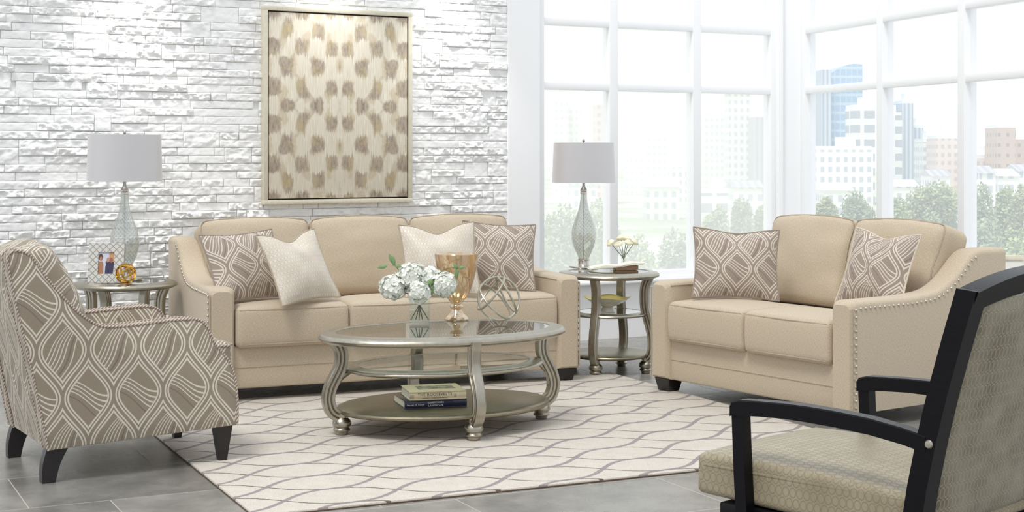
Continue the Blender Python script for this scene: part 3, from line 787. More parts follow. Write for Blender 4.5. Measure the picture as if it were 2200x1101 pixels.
# ------------------------------------------------------------------ dark wood chair in the right foreground
yd = Vector((.695, -.718, 0)).normalized(); xd = Vector((yd.y, -yd.x, 0)); CWD = .76   # local +x comes towards the camera
near = Vector((.722, 4.79, 0)); ori = near - xd * CWD / 2
BC = thing('open_arm_chair', 'black wood open-arm chair with olive oval-pattern upholstery in the right foreground', 'armchair', (ori.x, ori.y, 0), math.atan2(xd.y, xd.x))
bk = mt['black']
stile = [(.54, .0), (.556, .15), (.575, .30), (.60, .45), (.632, .60), (.668, .74), (.712, .89), (.757, 1.035)]
for sx in (-1, 1):
    x = sx * (CWD / 2 - .02)
    mb = MB(); rs = [[(x + a * .021, yc + (.0 if b < 0 else .043), z) for a, b in ((-1, -1), (1, -1), (1, 1), (-1, 1))] for z, yc in ((0, .0), (.20, -.012), (.40, -.025), (.605, -.034))]
    mb.loft(rs); mb.build('leg', bk, BC, uv=False, sharp=30)
    mb = MB(); rs = []
    for k, (y, z, th) in enumerate([(-.037, .612, .036), (-.03, .624, .045), (.0, .632, .05), (.08, .637, .048), (.17, .641, .047), (.256, .642, .048), (.36, .640, .048), (.47, .634, .048), (.58, .621, .048), (.66, .607, .048)]):
        rs.append([(x - .026, y, z - th), (x + .026, y, z - th), (x + .026, y, z - .004), (x + .022, y, z), (x - .022, y, z), (x - .026, y, z - .004)])
    mb.loft(rs); mb.build('arm_rest', bk, BC, uv=False, sharp=30)
    xi_, xo_ = (.046, .024) if sx > 0 else (.024, .046)
    mb = MB(); rs = [[(x - xi_, y, z), (x + xo_, y, z), (x + xo_, y + .062, z - .006), (x - xi_, y + .062, z - .006)] for y, z in stile]
    mb.loft(rs); stl = mb.build('back_post', bk, BC, uv=False, sharp=30)
    mb = MB(); mb.lathe([(0, -.003), (.011, -.003), (.013, .003), (.010, .008), (.0, .009)], 16, M=Matrix.Translation((x + sx * .022, .672, .585)) @ Matrix.Rotation(sx * PI / 2, 4, 'Y')); mb.build('bolt', mt['pewter'], stl, uv=False)
# crest rail
mb = MB(); rs = []
for k in range(17):
    u = -1 + k / 8; x = u * (CWD / 2 - .002); z = 1.032 + .050 * (1 - u * u); bow = .022 * (1 - u * u)
    rs.append([(x, .744 + bow, z - .062 - .004), (x, .757 + bow, z - .0), (x, .759 + bow + .064, z - .006), (x, .742 + bow + .052, z - .070)])
mb.loft(rs); mb.build('crest_rail', bk, BC, uv=False, sharp=30)
def bpt(z): 
    for (a, b), (c_, d_) in zip(stile, stile[1:]):
        if z <= d_: return a + (c_ - a) * (z - b) / (d_ - b)
    return stile[-1][0]
NXB, NZB = 20, 22
def panel(off, bulge):
    vs = []
    for j in range(NZB + 1):
        v = j / NZB
        for i in range(NXB + 1):
            u = -1 + 2 * i / NXB; x = u * (CWD / 2 - .066)
            zt = .975 + .050 * (1 - u * u) - .03 * max(0, abs(u) - .88) / .12; z = .30 + (zt - .30) * v
            e = min(1, (1 - abs(u)) / .08) ** .5 * min(1, min(v, 1 - v) / .05) ** .5
            vs.append((x, bpt(z) + off + bulge * e * (.5 + .5 * (1 - u * u)) + .022 * (1 - u * u) * v, z))
    return vs
mb = MB(); A_ = panel(.040, .022); B_ = panel(.012, -.045)
n1 = len(A_); q1 = [(j * (NXB + 1) + i, j * (NXB + 1) + i + 1, (j + 1) * (NXB + 1) + i + 1, (j + 1) * (NXB + 1) + i) for j in range(NZB) for i in range(NXB)]
W1 = NXB + 1
brd = [i for i in range(W1)] + [j * W1 + NXB for j in range(1, NZB + 1)] + [NZB * W1 + i for i in range(NXB - 1, -1, -1)] + [j * W1 for j in range(NZB - 1, 0, -1)]
fs = list(q1) + [tuple(k + n1 for k in q[::-1]) for q in q1] + [(brd[k], brd[(k + 1) % len(brd)], brd[(k + 1) % len(brd)] + n1, brd[k] + n1) for k in range(len(brd))]
mb.add(A_ + B_, fs); bpn = mb.build('back_panel', mt['gold_dot'], BC, sharp=60)
mb = MB(); mb.tube([A_[k] for k in brd], .0045, 6, close=True); mb.build('piping', mt['seat_dot'], bpn)
def fns(x, y, z):
    u, v = x / .36, y / .42
    k = max(0, 1 - u * u) ** .5 * max(0, 1 - v * v) ** .5
    w_ = 1.0 if y < -.1 else 1 - .0 * sm(-.1, .3, y)
    return Vector((x * w_, y, z + (.035 * k if z > 0 else 0) + .03 * (y < 0) * sm(0, .4, -y) * 0))
mb = MB(); mb.rbox((.335, .42, .065), .022, fns, Matrix.Translation((0, .205, .35)) @ Matrix.Rotation(rad(-1.5), 4, 'X'), k=4, m=10)
st = mb.build('seat', mt['seat_dot'], BC, sharp=60)
mb = MB(); zz = .395; mb.tube([(-.33, .55, zz + .003), (-.333, 0, zz), (-.333, -.18, zz), (-.30, -.212, zz), (.30, -.212, zz), (.333, -.18, zz), (.333, 0, zz), (.33, .55, zz + .003)], .005, 6); mb.build('piping', mt['seat_dot'], st)
mb = MB(); mb.box((0, .25, .255), (CWD - .07, .72, .06), .006); mb.build('seat_rail', bk, BC, uv=False)

# ------------------------------------------------------------------ silver tables
def leg_section():
    s = [(-.027, -.017), (-.024, -.022), (-.013, -.022), (-.009, -.0145), (-.004, -.0205), (.004, -.0205), (.009, -.0145), (.013, -.022), (.024, -.022), (.027, -.017)]
    return s + [(a, -b) for a, b in s[::-1]]
def s_leg(root, base, ang, path, foot_h, k=1.0, wide=1.0):
    "path: (outward, height) pairs; outward measured from the foot"
    P = spline([(base * 0 + r, 0, z) for r, z in path], 5)
    Mx = Matrix.Rotation(ang, 4, 'Z') @ Matrix.Translation((base, 0, 0))
    sec = [(a * k * wide, b * k * wide) for a, b in leg_section()]
    mb = MB(); n = len(P); rings = []
    for i in range(n):
        a, b = P[max(0, i - 1)], P[min(n - 1, i + 1)]; t = (b - a).normalized(); nv = Vector((t.z, 0, -t.x))
        rings.append([P[i] + nv * u + Vector((0, v, 0)) for u, v in sec])
    mb.loft(rings, M=Mx); lg = mb.build('leg', mt['silver'], root, uv=False, sharp=28)
    mb = MB(); h = foot_h; k = k * 1.28
    mb.lathe([(0, 0), (.019 * k, 0), (.021 * k, .004), (.022 * k, h * .18), (.029 * k, h * .24), (.030 * k, h * .32), (.025 * k, h * .40), (.024 * k, h * .44), (.031 * k, h * .52), (.033 * k, h * .65), (.031 * k, h * .80), (.024 * k, h * .92), (.019 * k, h), (.019 * k, h * 1.25), (0, h * 1.25)], 24, M=Mx)
    mb.build('bun_foot', mt['silver'], lg, uv=False)
def oval_ring(mb, a, b, w, z0, z1, n=72):
    "moulded oval ring: bullnose outside, small step and bead inside"
    t = z1 - z0
    prof = [(-w, z1 - t * .45), (-w, z1 - .001), (-w + .006, z1 + .001), (-w + .012, z1 - .002), (-.030, z1 - .001), (-.022, z1 - .004), (-.014, z1 - .005), (-.004, z1 - t * .30), (0, z1 - t * .5), (-.003, z1 - t * .72), (-.014, z1 - t * .86), (-.022, z1 - t * .90), (-.026, z0), (-w + .01, z0)]
    rings = [[((a + o) * math.cos(2 * PI * k / n), (b + o) * math.sin(2 * PI * k / n), z) for k in range(n)] for o, z in prof]
    mb.loft(rings, close=True)
def oval_slab(mb, a, b, z0, z1, n=72):
    mb.loft([[(a * math.cos(2 * PI * k / n), b * math.sin(2 * PI * k / n), z) for k in range(n)] for z in (z0, z1)])
def shelf(root, name, a, b, z0, z1, w, glass=True):
    mb = MB()
    if glass:
        oval_ring(mb, a, b, w, z0, z1); r = mb.build(name, mt['silver'], root, uv=False, sharp=35)
        mb = MB(); oval_slab(mb, a - w - .0005, b - w - .0005, z1 - .009, z1 - .002); mb.build('glass_inset', mt['tglass'], r, uv=False)
    else:
        t = z1 - z0; n = 72; pr = [(-.03, z0), (-.010, z0 + t * .1), (-.002, z0 + t * .3), (0, z0 + t * .55), (-.004, z0 + t * .8), (-.014, z1 - .001), (-.020, z1 - .003), (-.026, z1)]
        mb.loft([[((a + o) * math.cos(2 * PI * k / n), (b + o) * math.sin(2 * PI * k / n), z) for k in range(n)] for o, z in pr])
        mb.build(name, mt['silver_top'], root, uv=False, sharp=35)
CT = Vector((-.345, 7.72, RUGZ)); CA = math.atan2(.44, .997)
ct = thing('coffee_table', 'large oval antique-silver coffee table with glass top and two lower shelves on the rug', 'table', CT, CA)
shelf(ct, 'tabletop', .655, .43, .455, .500, .088); shelf(ct, 'shelf', .528, .375, .300, .332, .075); shelf(ct, 'bottom_shelf', .560, .405, .095, .127, 0, False)
cp = [(.052, .482), (.034, .462), (.012, .43), (.003, .40), (.004, .36), (.016, .32), (.038, .28), (.060, .235), (.070, .19), (.066, .150), (.052, .118), (.028, .098), (.0, .090), (-.022, .088)]
for k, (b_, an) in enumerate(((.545, 0), (.395, PI / 2), (.545, PI), (.395, 1.5 * PI))): s_leg(ct, b_, an, cp if k % 2 == 0 else [(.016, .482), (.012, .46), (.006, .44)] + cp[3:], .085, 1.12)
TTOP = RUGZ + .500
# knees under the middle shelf
for k, (b_, an) in enumerate(((.545, 0), (.395, PI / 2), (.545, PI), (.395, 1.5 * PI))):
    mb = MB(); mb.tube([(b_ + .028, 0, .255), (b_ + .0, 0, .285), (b_ - .025, 0, .298), (b_ - .045, 0, .303)], [.014, .015, .012, .006], 8, M=Matrix.Rotation(an, 4, 'Z')); mb.build('bracket', mt['silver'], ct, uv=False)

def side_table(label, loc, rz, R, Ht):
    t = thing('side_table', label, 'table', loc, rz, 'round silver side tables')
    shelf(t, 'tabletop', R, R, Ht - .040, Ht, .070); shelf(t, 'shelf', R * .80, R * .80, .362, .388, .055); shelf(t, 'bottom_shelf', R * .82, R * .82, .098, .124, 0, False)
    q = [(.026, Ht - .016), (.018, Ht - .040), (.004, Ht - .07), (-.006, Ht - .11), (-.007, .46), (.0, .40), (.014, .35), (.032, .29), (.044, .23), (.046, .17), (.038, .13), (.020, .098), (-.002, .086), (-.018, .084)]
    for k in range(4): s_leg(t, R * .76, PI / 4 + k * PI / 2, q, .080, 1.05)
    return t
RT = Vector((.625, 9.76, 0)); side_table('round silver side table between sofa and loveseat, holding lamp, roses and books', RT, rad(22), .327, .646)
LT = Vector((-2.305, 9.02, 0)); side_table('round silver side table between patterned armchair and stone wall', LT, rad(30), .306, .646)

# ------------------------------------------------------------------ lamps
M = Mat('satin_shade', (208, 206, 208), .42, .0, Sheen_Weight=.4); n = M.noise(M.coord('Object', (40, 40, 400)), 8, 2); M.bump(n, .08, .001)
M.b.inputs['Metallic'].default_value = .35; mt['shade'] = M.m
G_ = glassy('swirl_glass', (250, 252, 250), .10, .05); Mg = G_
x, y, _ = Mg.xyz(Mg.coord('UV')); sw = ((x * 18.0 + y * 42.0).f('FRACT') - .5).f('ABSOLUTE') < .17
df = Mg.N.new('ShaderNodeBsdfPrincipled'); df.inputs['Base Color'].default_value = lin((214, 216, 212)); df.inputs['Metallic'].default_value = .5; df.inputs['Roughness'].default_value = .15
m2 = Mg.N.new('ShaderNodeMixShader'); Mg.L.new((sw * .42 + .36).s, m2.inputs[0]); Mg.L.new(Mg.mx.outputs[0], m2.inputs[1]); Mg.L.new(df.outputs[0], m2.inputs[2]); Mg.L.new(m2.outputs[0], Mg.N['Material Output'].inputs[0])
mt['swirl'] = Mg.m
def lamp(label, loc, s, rs_top, rs_bot, body=1.0):
    L_ = thing('table_lamp', label, 'lamp', loc, 0, 'swirled glass table lamps'); k = s
    mb = MB(); mb.lathe([(0, 0), (.096, 0), (.098, .004), (.096, .010), (.060, .013), (.040, .017), (.037, .022), (.036, .045), (.041, .050), (.041, .056), (.034, .060), (0, .060)], 40, M=Matrix.Scale(k, 4)); mb.build('base', mt['nickel'], L_, uv=False)
    prof = [(.034, .058), (.040, .075), (.056, .110), (.070, .145), (.079, .185), (.081, .215), (.078, .25), (.068, .29), (.054, .33), (.041, .365), (.031, .40), (.025, .435), (.0215, .465), (.021, .49)]
    n = 48; mb = MB(); P = spline([(a, 0, b) for a, b in prof], 3); uv = {}
    for r_ in range(len(P) - 1):
        pass
    vs = []; fs = []
    for i, p in enumerate(P):
        for j in range(n + 1):
            a = 2 * PI * j / n; rr = p.x * (1 + .012 * math.sin(18 * a + 2 * PI * 42 * p.z) ); vs.append((rr * math.cos(a) * k, rr * math.sin(a) * k, p.z * k)); uv[len(vs) - 1] = (j / n, p.z)
    for i in range(len(P) - 1):
        for j in range(n): q = i * (n + 1) + j; fs.append((q, q + 1, q + n + 2, q + n + 1))
    mb.add(vs, fs); mb.uv = uv; mb.build('glass_body', mt['swirl'], L_, fixn=False, sharp=80)
    mb = MB(); mb.lathe([(0, .06), (.004, .06), (.004, .49), (0, .49)], 10, M=Matrix.Scale(k, 4)); mb.build('rod', mt['pewter'], L_, uv=False)
    mb = MB(); mb.lathe([(0, .488), (.0225, .488), (.0235, .495), (.021, .503), (.024, .510), (.021, .520), (.013, .532), (.009, .545), (.008, .60), (0, .60)], 24, M=Matrix.Scale(k, 4)); mb.build('neck', mt['nickel'], L_, uv=False)
    zb, zt = .565 * k * body, .830 * k * body
    mb = MB(); n = 64
    R0, R1 = rs_bot, rs_top
    rings = [[(r_ * math.cos(2 * PI * j / n), r_ * math.sin(2 * PI * j / n), z) for j in range(n)] for r_, z in ((R0 - .003, zb), (R0, zb), (R0, zb + .004), (R1, zt - .004), (R1, zt), (R1 - .003, zt), (R1 - .003, zt - .004), (R0 - .003, zb + .004))]
    mb.loft(rings, close=True); shd = mb.build('lamp_shade', mt['shade'], L_, uv=False)
    mb = MB()
    for a in (0, 2.09, 4.19): mb.tube([(0, 0, zt - .012), (math.cos(a) * (R1 - .003), math.sin(a) * (R1 - .003), zt - .006)], .0015, 6)
    mb.tube([(0, 0, .59 * k), (0, 0, zt)], .003, 8); mb.build('spider', mt['nickel'], shd, uv=False)
    mb = MB(); mb.lathe([(0, 0), (.006, 0), (.005, .006), (.009, .012), (.009, .022), (.006, .028), (0, .03)], 16, M=Matrix.Translation((0, 0, zt - .004))); mb.build('finial', mt['nickel'], L_, uv=False)
    mb = MB(); mb.lathe([(0, 0), (.014, 0), (.022, .03), (.030, .055), (.028, .075), (.014, .09), (0, .093)], 20, M=Matrix.Translation((0, 0, .60 * k))); mb.build('bulb', mt['paint'], L_, uv=False)
pl_ = G(1254, 575, .646)
lamp('swirled glass lamp with grey drum shade on the side table between the sofas', (pl_.x, pl_.y, .6465), 1.0, .200, .210)
lamp('swirled glass lamp with satin drum shade in front of the stone wall', (-2.33, 9.10, .6465), 1.05, .215, .222)

# ------------------------------------------------------------------ left side table things
FR = Vector((-2.383, 8.87, 0))
pf = thing('picture_frame', 'silver quatrefoil photo frame with a family snapshot on the left side table', 'picture frame', (FR.x, FR.y, .6465), rad(6))
M = Mat('embossed_silver', (205, 202, 194), .4, .35); x, y, _ = M.xyz(M.coord('UV'))
qx = (x * 26.0).f('FRACT') - .5; qy = (y * 26.0).f('FRACT') - .5
dq = ((qx.f('ABSOLUTE') + qy.f('ABSOLUTE')) - .5).f('ABSOLUTE'); ln = dq < .085
M.col(M.mix(ln * .75, (214, 211, 203), (136, 132, 124))); M.bump(ln * -1.0, .8, .004); mt['quat'] = M.m
lean = Matrix.Rotation(rad(-12), 4, 'X')
mb = MB(); fw, fh = .205, .235; iw, ih = .092, .128
for c_, d_ in (((-(fw + iw) / 4, 0, fh / 2), ((fw - iw) / 2, .014, fh)), (((fw + iw) / 4, 0, fh / 2), ((fw - iw) / 2, .014, fh)), ((0, 0, (fh - ih) / 4), (iw, .014, (fh - ih) / 2)), ((0, 0, fh - (fh - ih) / 4), (iw, .014, (fh - ih) / 2))): mb.box(c_, d_, M=lean)
mb.build('frame', mt['quat'], pf)
mb = MB(); mb.tube([(0, .036, .13), (0, .085, .002)], .02, sec=[(-.1, -1), (.1, -1), (.1, 1), (-.1, 1)]); mb.build('easel_back', mt['dark'], pf, uv=False)
mb = MB(); mb.box((0, .003, fh / 2), (iw + .004, .003, ih + .004), M=lean)
ph_ = mb.build('photo_print', Mat('photo_sky', (206, 210, 222), .4).m, pf, uv=False)
def fig(pts_, colr, name, yy):
    mb = MB(); mb.loft([[(px_ * iw / 2, yy - .0006, fh / 2 + pz * ih / 2) for px_, pz in pts_], [(px_ * iw / 2, yy, fh / 2 + pz * ih / 2) for px_, pz in pts_]], M=lean); mb.build(name, Mat('print_' + name, colr, .4).m, ph_, uv=False, smooth=False)
fig([(.35, -.2), (1, -.2), (1, 1), (.35, 1)], (196, 150, 110), 'printed_column', .0012)
fig([(-1, -1), (-.35, -1), (-.35, -.2), (-.45, .15), (-.9, .15), (-1, 0)], (170, 120, 84), 'printed_coat', .0008)
def disc(cx_, cz_, rx_, rz_): return [(cx_ + rx_ * math.cos(a * PI / 6), cz_ + rz_ * math.sin(a * PI / 6)) for a in range(12)]
fig(disc(-.7, .55, .27, .3), (84, 54, 46), 'printed_hair', .0006); fig(disc(-.68, .42, .16, .2), (178, 124, 102), 'printed_face', .0002)
fig([(-.15, -1), (.85, -1), (.95, .1), (.5, .15), (.1, .05), (-.1, -.3)], (56, 54, 84), 'printed_jacket', .0004)
fig(disc(.22, .3, .2, .22), (190, 140, 116), 'printed_face', -.0002); fig(disc(.62, .26, .2, .24), (150, 100, 80), 'printed_face', -.0003)
BB = G(270, 606, .646)
gb = thing('wire_orb', 'gold wire orb ornament in front of the photo frame', 'ornament', (-2.243, 8.785, .6465 + .061))
rnd = random.Random(3)
for k in range(7):
    ax = Vector((rnd.uniform(-1, 1), rnd.uniform(-1, 1), rnd.uniform(-1, 1))).normalized(); Q = ax.to_track_quat('Z', 'Y').to_matrix().to_4x4()
    mb = MB(); mb.tube([(.056 * math.cos(a * PI / 16), .056 * math.sin(a * PI / 16), 0) for a in range(32)], .0042, 6, close=True, M=Q, sec=[(-.5, -1), (.5, -1), (.5, 1), (-.5, 1)], up=(0, 0, 1)); mb.build('wire_ring', mt['gold'], gb, uv=False)

# ------------------------------------------------------------------ things on the coffee table
Mg = glassy('mercury_gold', (250, 232, 196), .25, .06)
n = Mg.noise(Mg.coord('Object'), 34, 4, .7); df = Mg.N.new('ShaderNodeBsdfPrincipled'); df.inputs['Metallic'].default_value = .85; df.inputs['Roughness'].default_value = .14
Mg.L.new(Mg.mix(n, (232, 208, 168), (248, 238, 220)), df.inputs['Base Color'])
m2 = Mg.N.new('ShaderNodeMixShader'); Mg.L.new(((n - .5) * 1.8 + .36).f('MAXIMUM', .12).f('MINIMUM', .7).s, m2.inputs[0]); Mg.L.new(Mg.mx.outputs[0], m2.inputs[1]); Mg.L.new(df.outputs[0], m2.inputs[2]); Mg.L.new(m2.outputs[0], Mg.N['Material Output'].inputs[0])
gp = G(981, 687, TTOP)
gv = thing('goblet_vase', 'tall gold mercury-glass goblet vase behind the hydrangeas', 'vase', (gp.x, gp.y, TTOP - .0015))
mb = MB(); mb.lathe([(0, 0), (.064, 0), (.067, .006), (.060, .018), (.045, .032), (.034, .046), (.026, .058), (0, .06)], 48); mb.build('foot', Mg.m, gv, uv=False)
mb = MB(); mb.lathe([(0, .058), (.025, .058), (.034, .064), (.037, .072), (.034, .080), (.028, .086), (.028, .092), (0, .093)], 40); mb.build('knop', Mg.m, gv, uv=False)
pr = [(.030, .092), (.036, .10), (.052, .118), (.066, .14), (.078, .165), (.090, .20), (.100, .24), (.108, .28), (.114, .32), (.118, .355)]
P = [(p.x, p.z) for p in spline([(a, 0, b) for a, b in pr], 3)]
mb = MB(); n_ = 56; mb.loft([[(r_ * math.cos(2 * PI * k / n_), r_ * math.sin(2 * PI * k / n_), z) for k in range(n_)] for r_, z in P + [(.1165, .357), (.115, .354)] + [(a - .003, b) for a, b in P[::-1][1:]]]); mb.build('bowl', Mg.m, gv, uv=False)
vp = G(901, 696, TTOP)
vs_ = thing('glass_vase', 'square clear glass vase of hydrangeas on the coffee table', 'vase', (vp.x, vp.y, TTOP - .0015), rad(4))
mb = MB(); s_, h_ = .055, .145
def sq(a, z): return [(-a, -a, z), (a, -a, z), (a, a, z), (-a, a, z)]
mb.loft([sq(s_, 0), sq(s_, h_), sq(s_ - .004, h_), sq(s_ - .004, .014)]); mb.build('glass_body', mt['vglass'], vs_, uv=False, smooth=False)
mb = MB(); mb.box((0, 0, .045), (s_ * 2 - .009, s_ * 2 - .009, .06)); mb.build('water', glassy('water', (252, 254, 252), .02, .0).m, vs_, uv=False, smooth=False)
def hydrangea(px, py, R, label, yo=0.0, seed=0):
    Y = vp.y + yo; c_ = Vector(((px - CX) / F * Y, Y, H + (HY - py) * Y / F))
    t = thing('hydrangea', label, 'flower', c_, 0, 'white hydrangeas in the square vase'); rn_ = random.Random(seed + 11)
    mb = MB(); n = int(95 * (R / .055) ** 2)
    for k in range(n):
        z = 1 - 2 * (k + .5) / n; a = k * 2.39996; d = Vector((math.sqrt(1 - z * z) * math.cos(a), math.sqrt(1 - z * z) * math.sin(a), z))
        cc = d * R * rn_.uniform(.78, 1.08); Q = d.to_track_quat('Z', 'Y').to_matrix().to_4x4() @ Matrix.Rotation(rn_.random() * 6, 4, 'Z') @ Matrix.Rotation(rn_.uniform(-.5, .5), 4, 'X')
        Q = Matrix.Translation(cc) @ Q
        for j in range(4):
            b = j * PI / 2; L_ = .0165; wv = .0100
            loc = Matrix.Rotation(b, 4, 'Z')
            mb.add([(0, 0, .0), (L_ * .45, -wv * .8, .003), (L_ * .85, -wv * .7, .0045), (L_ * 1.05, 0, .004), (L_ * .85, wv * .7, .0045), (L_ * .45, wv * .8, .003), (L_ * .6, 0, .001)], [(0, 1, 6), (1, 2, 6), (2, 3, 6), (3, 4, 6), (4, 5, 6), (5, 0, 6)], Q @ loc)
    mb.build('petals', mt['petal'], t, uv=False, fixn=False, sharp=60)
    bs = bmesh.new(); bmesh.ops.create_icosphere(bs, subdivisions=3, radius=R * .82); me = bpy.data.meshes.new('core'); bs.to_mesh(me); bs.free(); me.materials.append(mt['petal']); o = bpy.data.objects.new('core', me); C.objects.link(o); o.parent = t
    foot = Vector((vp.x, vp.y, TTOP + .02)) + Vector((-(c_.x - vp.x) * .35, rn_.uniform(-.03, .03), 0)) - c_
    neck = Vector((vp.x, vp.y, TTOP + .14)) + Vector(((c_.x - vp.x) * .2, 0, 0)) - c_
    mb = MB(); mb.tube(spline([(0, 0, 0), tuple((neck) * .6 + Vector((0, 0, .0))), tuple(neck), tuple(foot)], 5), .0028, 6); mb.build('stem', mt['stem'], t, uv=False)
    return t
for a in ((844, 617, .066, 'white hydrangea bloom hanging lowest at the left of the square vase', -.01, 1), (884, 597, .076, 'white hydrangea bloom at the top left of the square vase', .03, 2), (925, 597, .056, 'white hydrangea bloom at the top right, between top-left and far right blooms', .05, 3), (953, 612, .062, 'white hydrangea bloom farthest right, beside the goblet', .0, 4), (900, 628, .055, 'white hydrangea bloom at the centre front of the vase', -.05, 5)): hydrangea(*a)
def sprig(label, pts_, leaves, yo):
    Y = vp.y + yo; pw = lambda p, dy=0: Vector(((p[0] - CX) / F * (Y + dy), Y + dy, H + (HY - p[1]) * (Y + dy) / F))
    o0 = pw(pts_[0]); t = thing('leaf_sprig', label, 'foliage', o0, 0, 'green sprigs in the square vase')
    mb = MB(); path = [pw(p) - o0 for p in pts_]; low = Vector((vp.x, vp.y, TTOP + .03)) - o0
    mb.tube(spline(path + [Vector((vp.x, vp.y, TTOP + .13)) - o0, low], 4), .0016, 6); mb.build('stem', mt['stem'], t, uv=False)
    for (ax_, ay_, bx_, by_, wd) in leaves:
        a, b = pw((ax_, ay_)) - o0, pw((bx_, by_), -.01) - o0; d = b - a; L_ = d.length; d.normalize(); sd = d.cross(Vector((.2, -1, .3))).normalized(); up = sd.cross(d)
        mb = MB(); vs2 = []; nn_ = 8
        for k in range(nn_ + 1):
            q = k / nn_; wv = wd * math.sin(PI * q ** .8) ** .8 if 0 < q < 1 else .0004
            for s2 in (-1, 0, 1): vs2.append(a + d * L_ * q + sd * wv * s2 + up * (.1 * abs(s2) * wv * 2 - .012 * q * q))
        mb.add(vs2, [(k * 3 + j, k * 3 + j + 1, k * 3 + j + 4, k * 3 + j + 3) for k in range(nn_) for j in (0, 1)]); lf_ = mb.build('leaf', mt['leaf'], t, uv=False, fixn=False)
        sm_ = lf_.modifiers.new('thickness', 'SOLIDIFY'); sm_.thickness = .0008
sprig('green leaf sprig rising at the left above the hydrangeas', [(846, 566), (858, 584), (872, 606)], [(846, 568, 836, 545, .012), (848, 572, 862, 572, .011), (832, 572, 811, 575, .011), (846, 572, 846, 552, .010)], .01)
sprig('green leaf sprig reaching right in front of the goblet', [(985, 576), (965, 577), (945, 586), (925, 612)], [(985, 577, 998, 573, .009), (981, 577, 982, 600, .011), (983, 578, 975, 566, .010), (930, 612, 925, 640, .010), (915, 612, 935, 600, .014)], -.02)
# sculpture
sp_ = G(1070, 693, TTOP); Rs = .117
sc2 = thing('loop_sculpture', 'pewter sphere of interlocking metal loops at the right of the coffee table', 'sculpture', (sp_.x, sp_.y, TTOP + Rs + .006))
def sph(th_, ph2, r=Rs): return (r * math.cos(ph2) * math.cos(th_), r * math.cos(ph2) * math.sin(th_), r * math.sin(ph2))
def loop(name, e1, e2, ax, k):
    pts_ = []
    for i in range(28):
        a = 2 * PI * i / 28; v = Vector(e1) * math.cos(a) + Vector(e2) * math.sin(a) * k; w_ = Vector(ax) * math.sqrt(max(0, 1 - min(1, v.length_squared))); q = (v + w_)
        q = q.normalized() * Rs; pts_.append(q)
    mb = MB(); mb.tube(pts_, .0062, 8, close=True); mb.build(name, mt['pewter'], sc2, uv=False)
def frame3(n_):
    n_ = Vector(n_).normalized(); a = n_.orthogonal().normalized(); return a, n_.cross(a), n_
def smallcircle(n_, off, rx=1.0):
    a, b, c_ = frame3(n_); r2 = math.sqrt(1 - off * off); pts_ = [(a * math.cos(2 * PI * i / 32) * r2 + b * math.sin(2 * PI * i / 32) * r2 + c_ * off) * Rs for i in range(32)]
    mb = MB(); mb.tube(pts_, .0060, 8, close=True); mb.build('metal_loop', mt['pewter'], sc2, uv=False)
smallcircle((.35, -.9, .25), .12); smallcircle((.85, .2, .45), .42); smallcircle((-.75, -.15, .62), .40); smallcircle((.7, -.25, .65), -.18)
# books on the bottom shelf
BZ = RUGZ + .127
def book(label, c0, ang, L_, D_, T_, z, cover, texts, grp):
    "c0: front left corner of the spine; x along the spine, y towards the fore edge"
    b = thing('book', label, 'book', (c0.x, c0.y, z), ang, grp); cv = .003
    mb = MB(); mb.box((L_ / 2, D_ / 2, cv / 2), (L_, D_, cv), .0008); mb.box((L_ / 2, D_ / 2, T_ - cv / 2), (L_, D_, cv), .0008)
    mb.loft([[(x_, .001 + .006 * (1 - math.sin(PI * k / 6)) , T_ * k / 6) for k in range(7)] + [(x_, .012, T_ - cv), (x_, .012, cv)] for x_ in (0, L_)]); mb.build('cover', cover, b)
    mb = MB(); mb.box((L_ / 2, D_ / 2 + .003, T_ / 2), (L_ - .008, D_ - .012, T_ - 2 * cv)); mb.build('page_block', mt['paper'], b, smooth=False)
    for tx, sz, x_, z_, m in texts:
        cu = bpy.data.curves.new('spine_lettering', 'FONT'); cu.body = tx; cu.size = sz; cu.extrude = .0002; cu.align_x = 'CENTER'; cu.align_y = 'CENTER'; cu.materials.append(m)
        if sz > .010: cu.space_character = 1.15
        tmp = bpy.data.objects.new('tmp', cu); C.objects.link(tmp); bpy.context.view_layer.update(); me = bpy.data.meshes.new_from_object(tmp.evaluated_get(bpy.context.evaluated_depsgraph_get())); bpy.data.objects.remove(tmp); me.name = 'spine_lettering'
        o = bpy.data.objects.new('spine_lettering', me); C.objects.link(o); o.parent = b; o.location = (x_, .0004, z_); o.rotation_euler = (PI / 2, 0, 0)
    return b
c1 = G(870, 880, BZ)
BG = 'hardcover books on the bottom shelf of the coffee table'
b1 = book('navy blue hardcover book, lower of the two on the coffee table shelf', c1, rad(17), .318, .26, .038, BZ, mt['navy'], [('LANDMARKS', .0125, .158, .026, mt['whiteink']), ('LANDSCAPE', .0125, .158, .011, mt['whiteink']), ('Harvey H. Kaiser', .011, .055, .018, mt['whiteink'])], BG)
c2 = c1 + Vector((.022, .024, 0))
b2 = book('ivory hardcover book with sepia cover picture lying on the navy book', c2, rad(15), .288, .235, .042, BZ + .038, mt['ivory'], [('THE ROOSEVELTS', .0195, .128, .026, mt['ink']), ('GEOFFREY C. WARD and KEN BURNS', .0078, .128, .009, mt['ink']), ('|||', .020, .012, .019, mt['ink']), ('||', .020, .232, .020, mt['ink'])], BG)
M = Mat('sepia_print', (150, 138, 118), .5); n = M.noise(M.coord('Object', (1, 2, 1)), 28, 4, .7); M.col(M.mix(((n - .5) * 4 + .5).f('MAXIMUM', 0.0).f('MINIMUM', 1.0), (86, 78, 68), (206, 198, 176)))
mb = MB(); mb.box((.155, .125, .0422), (.19, .11, .0006)); mb.build('cover_picture', M.m, b2, uv=False, smooth=False)

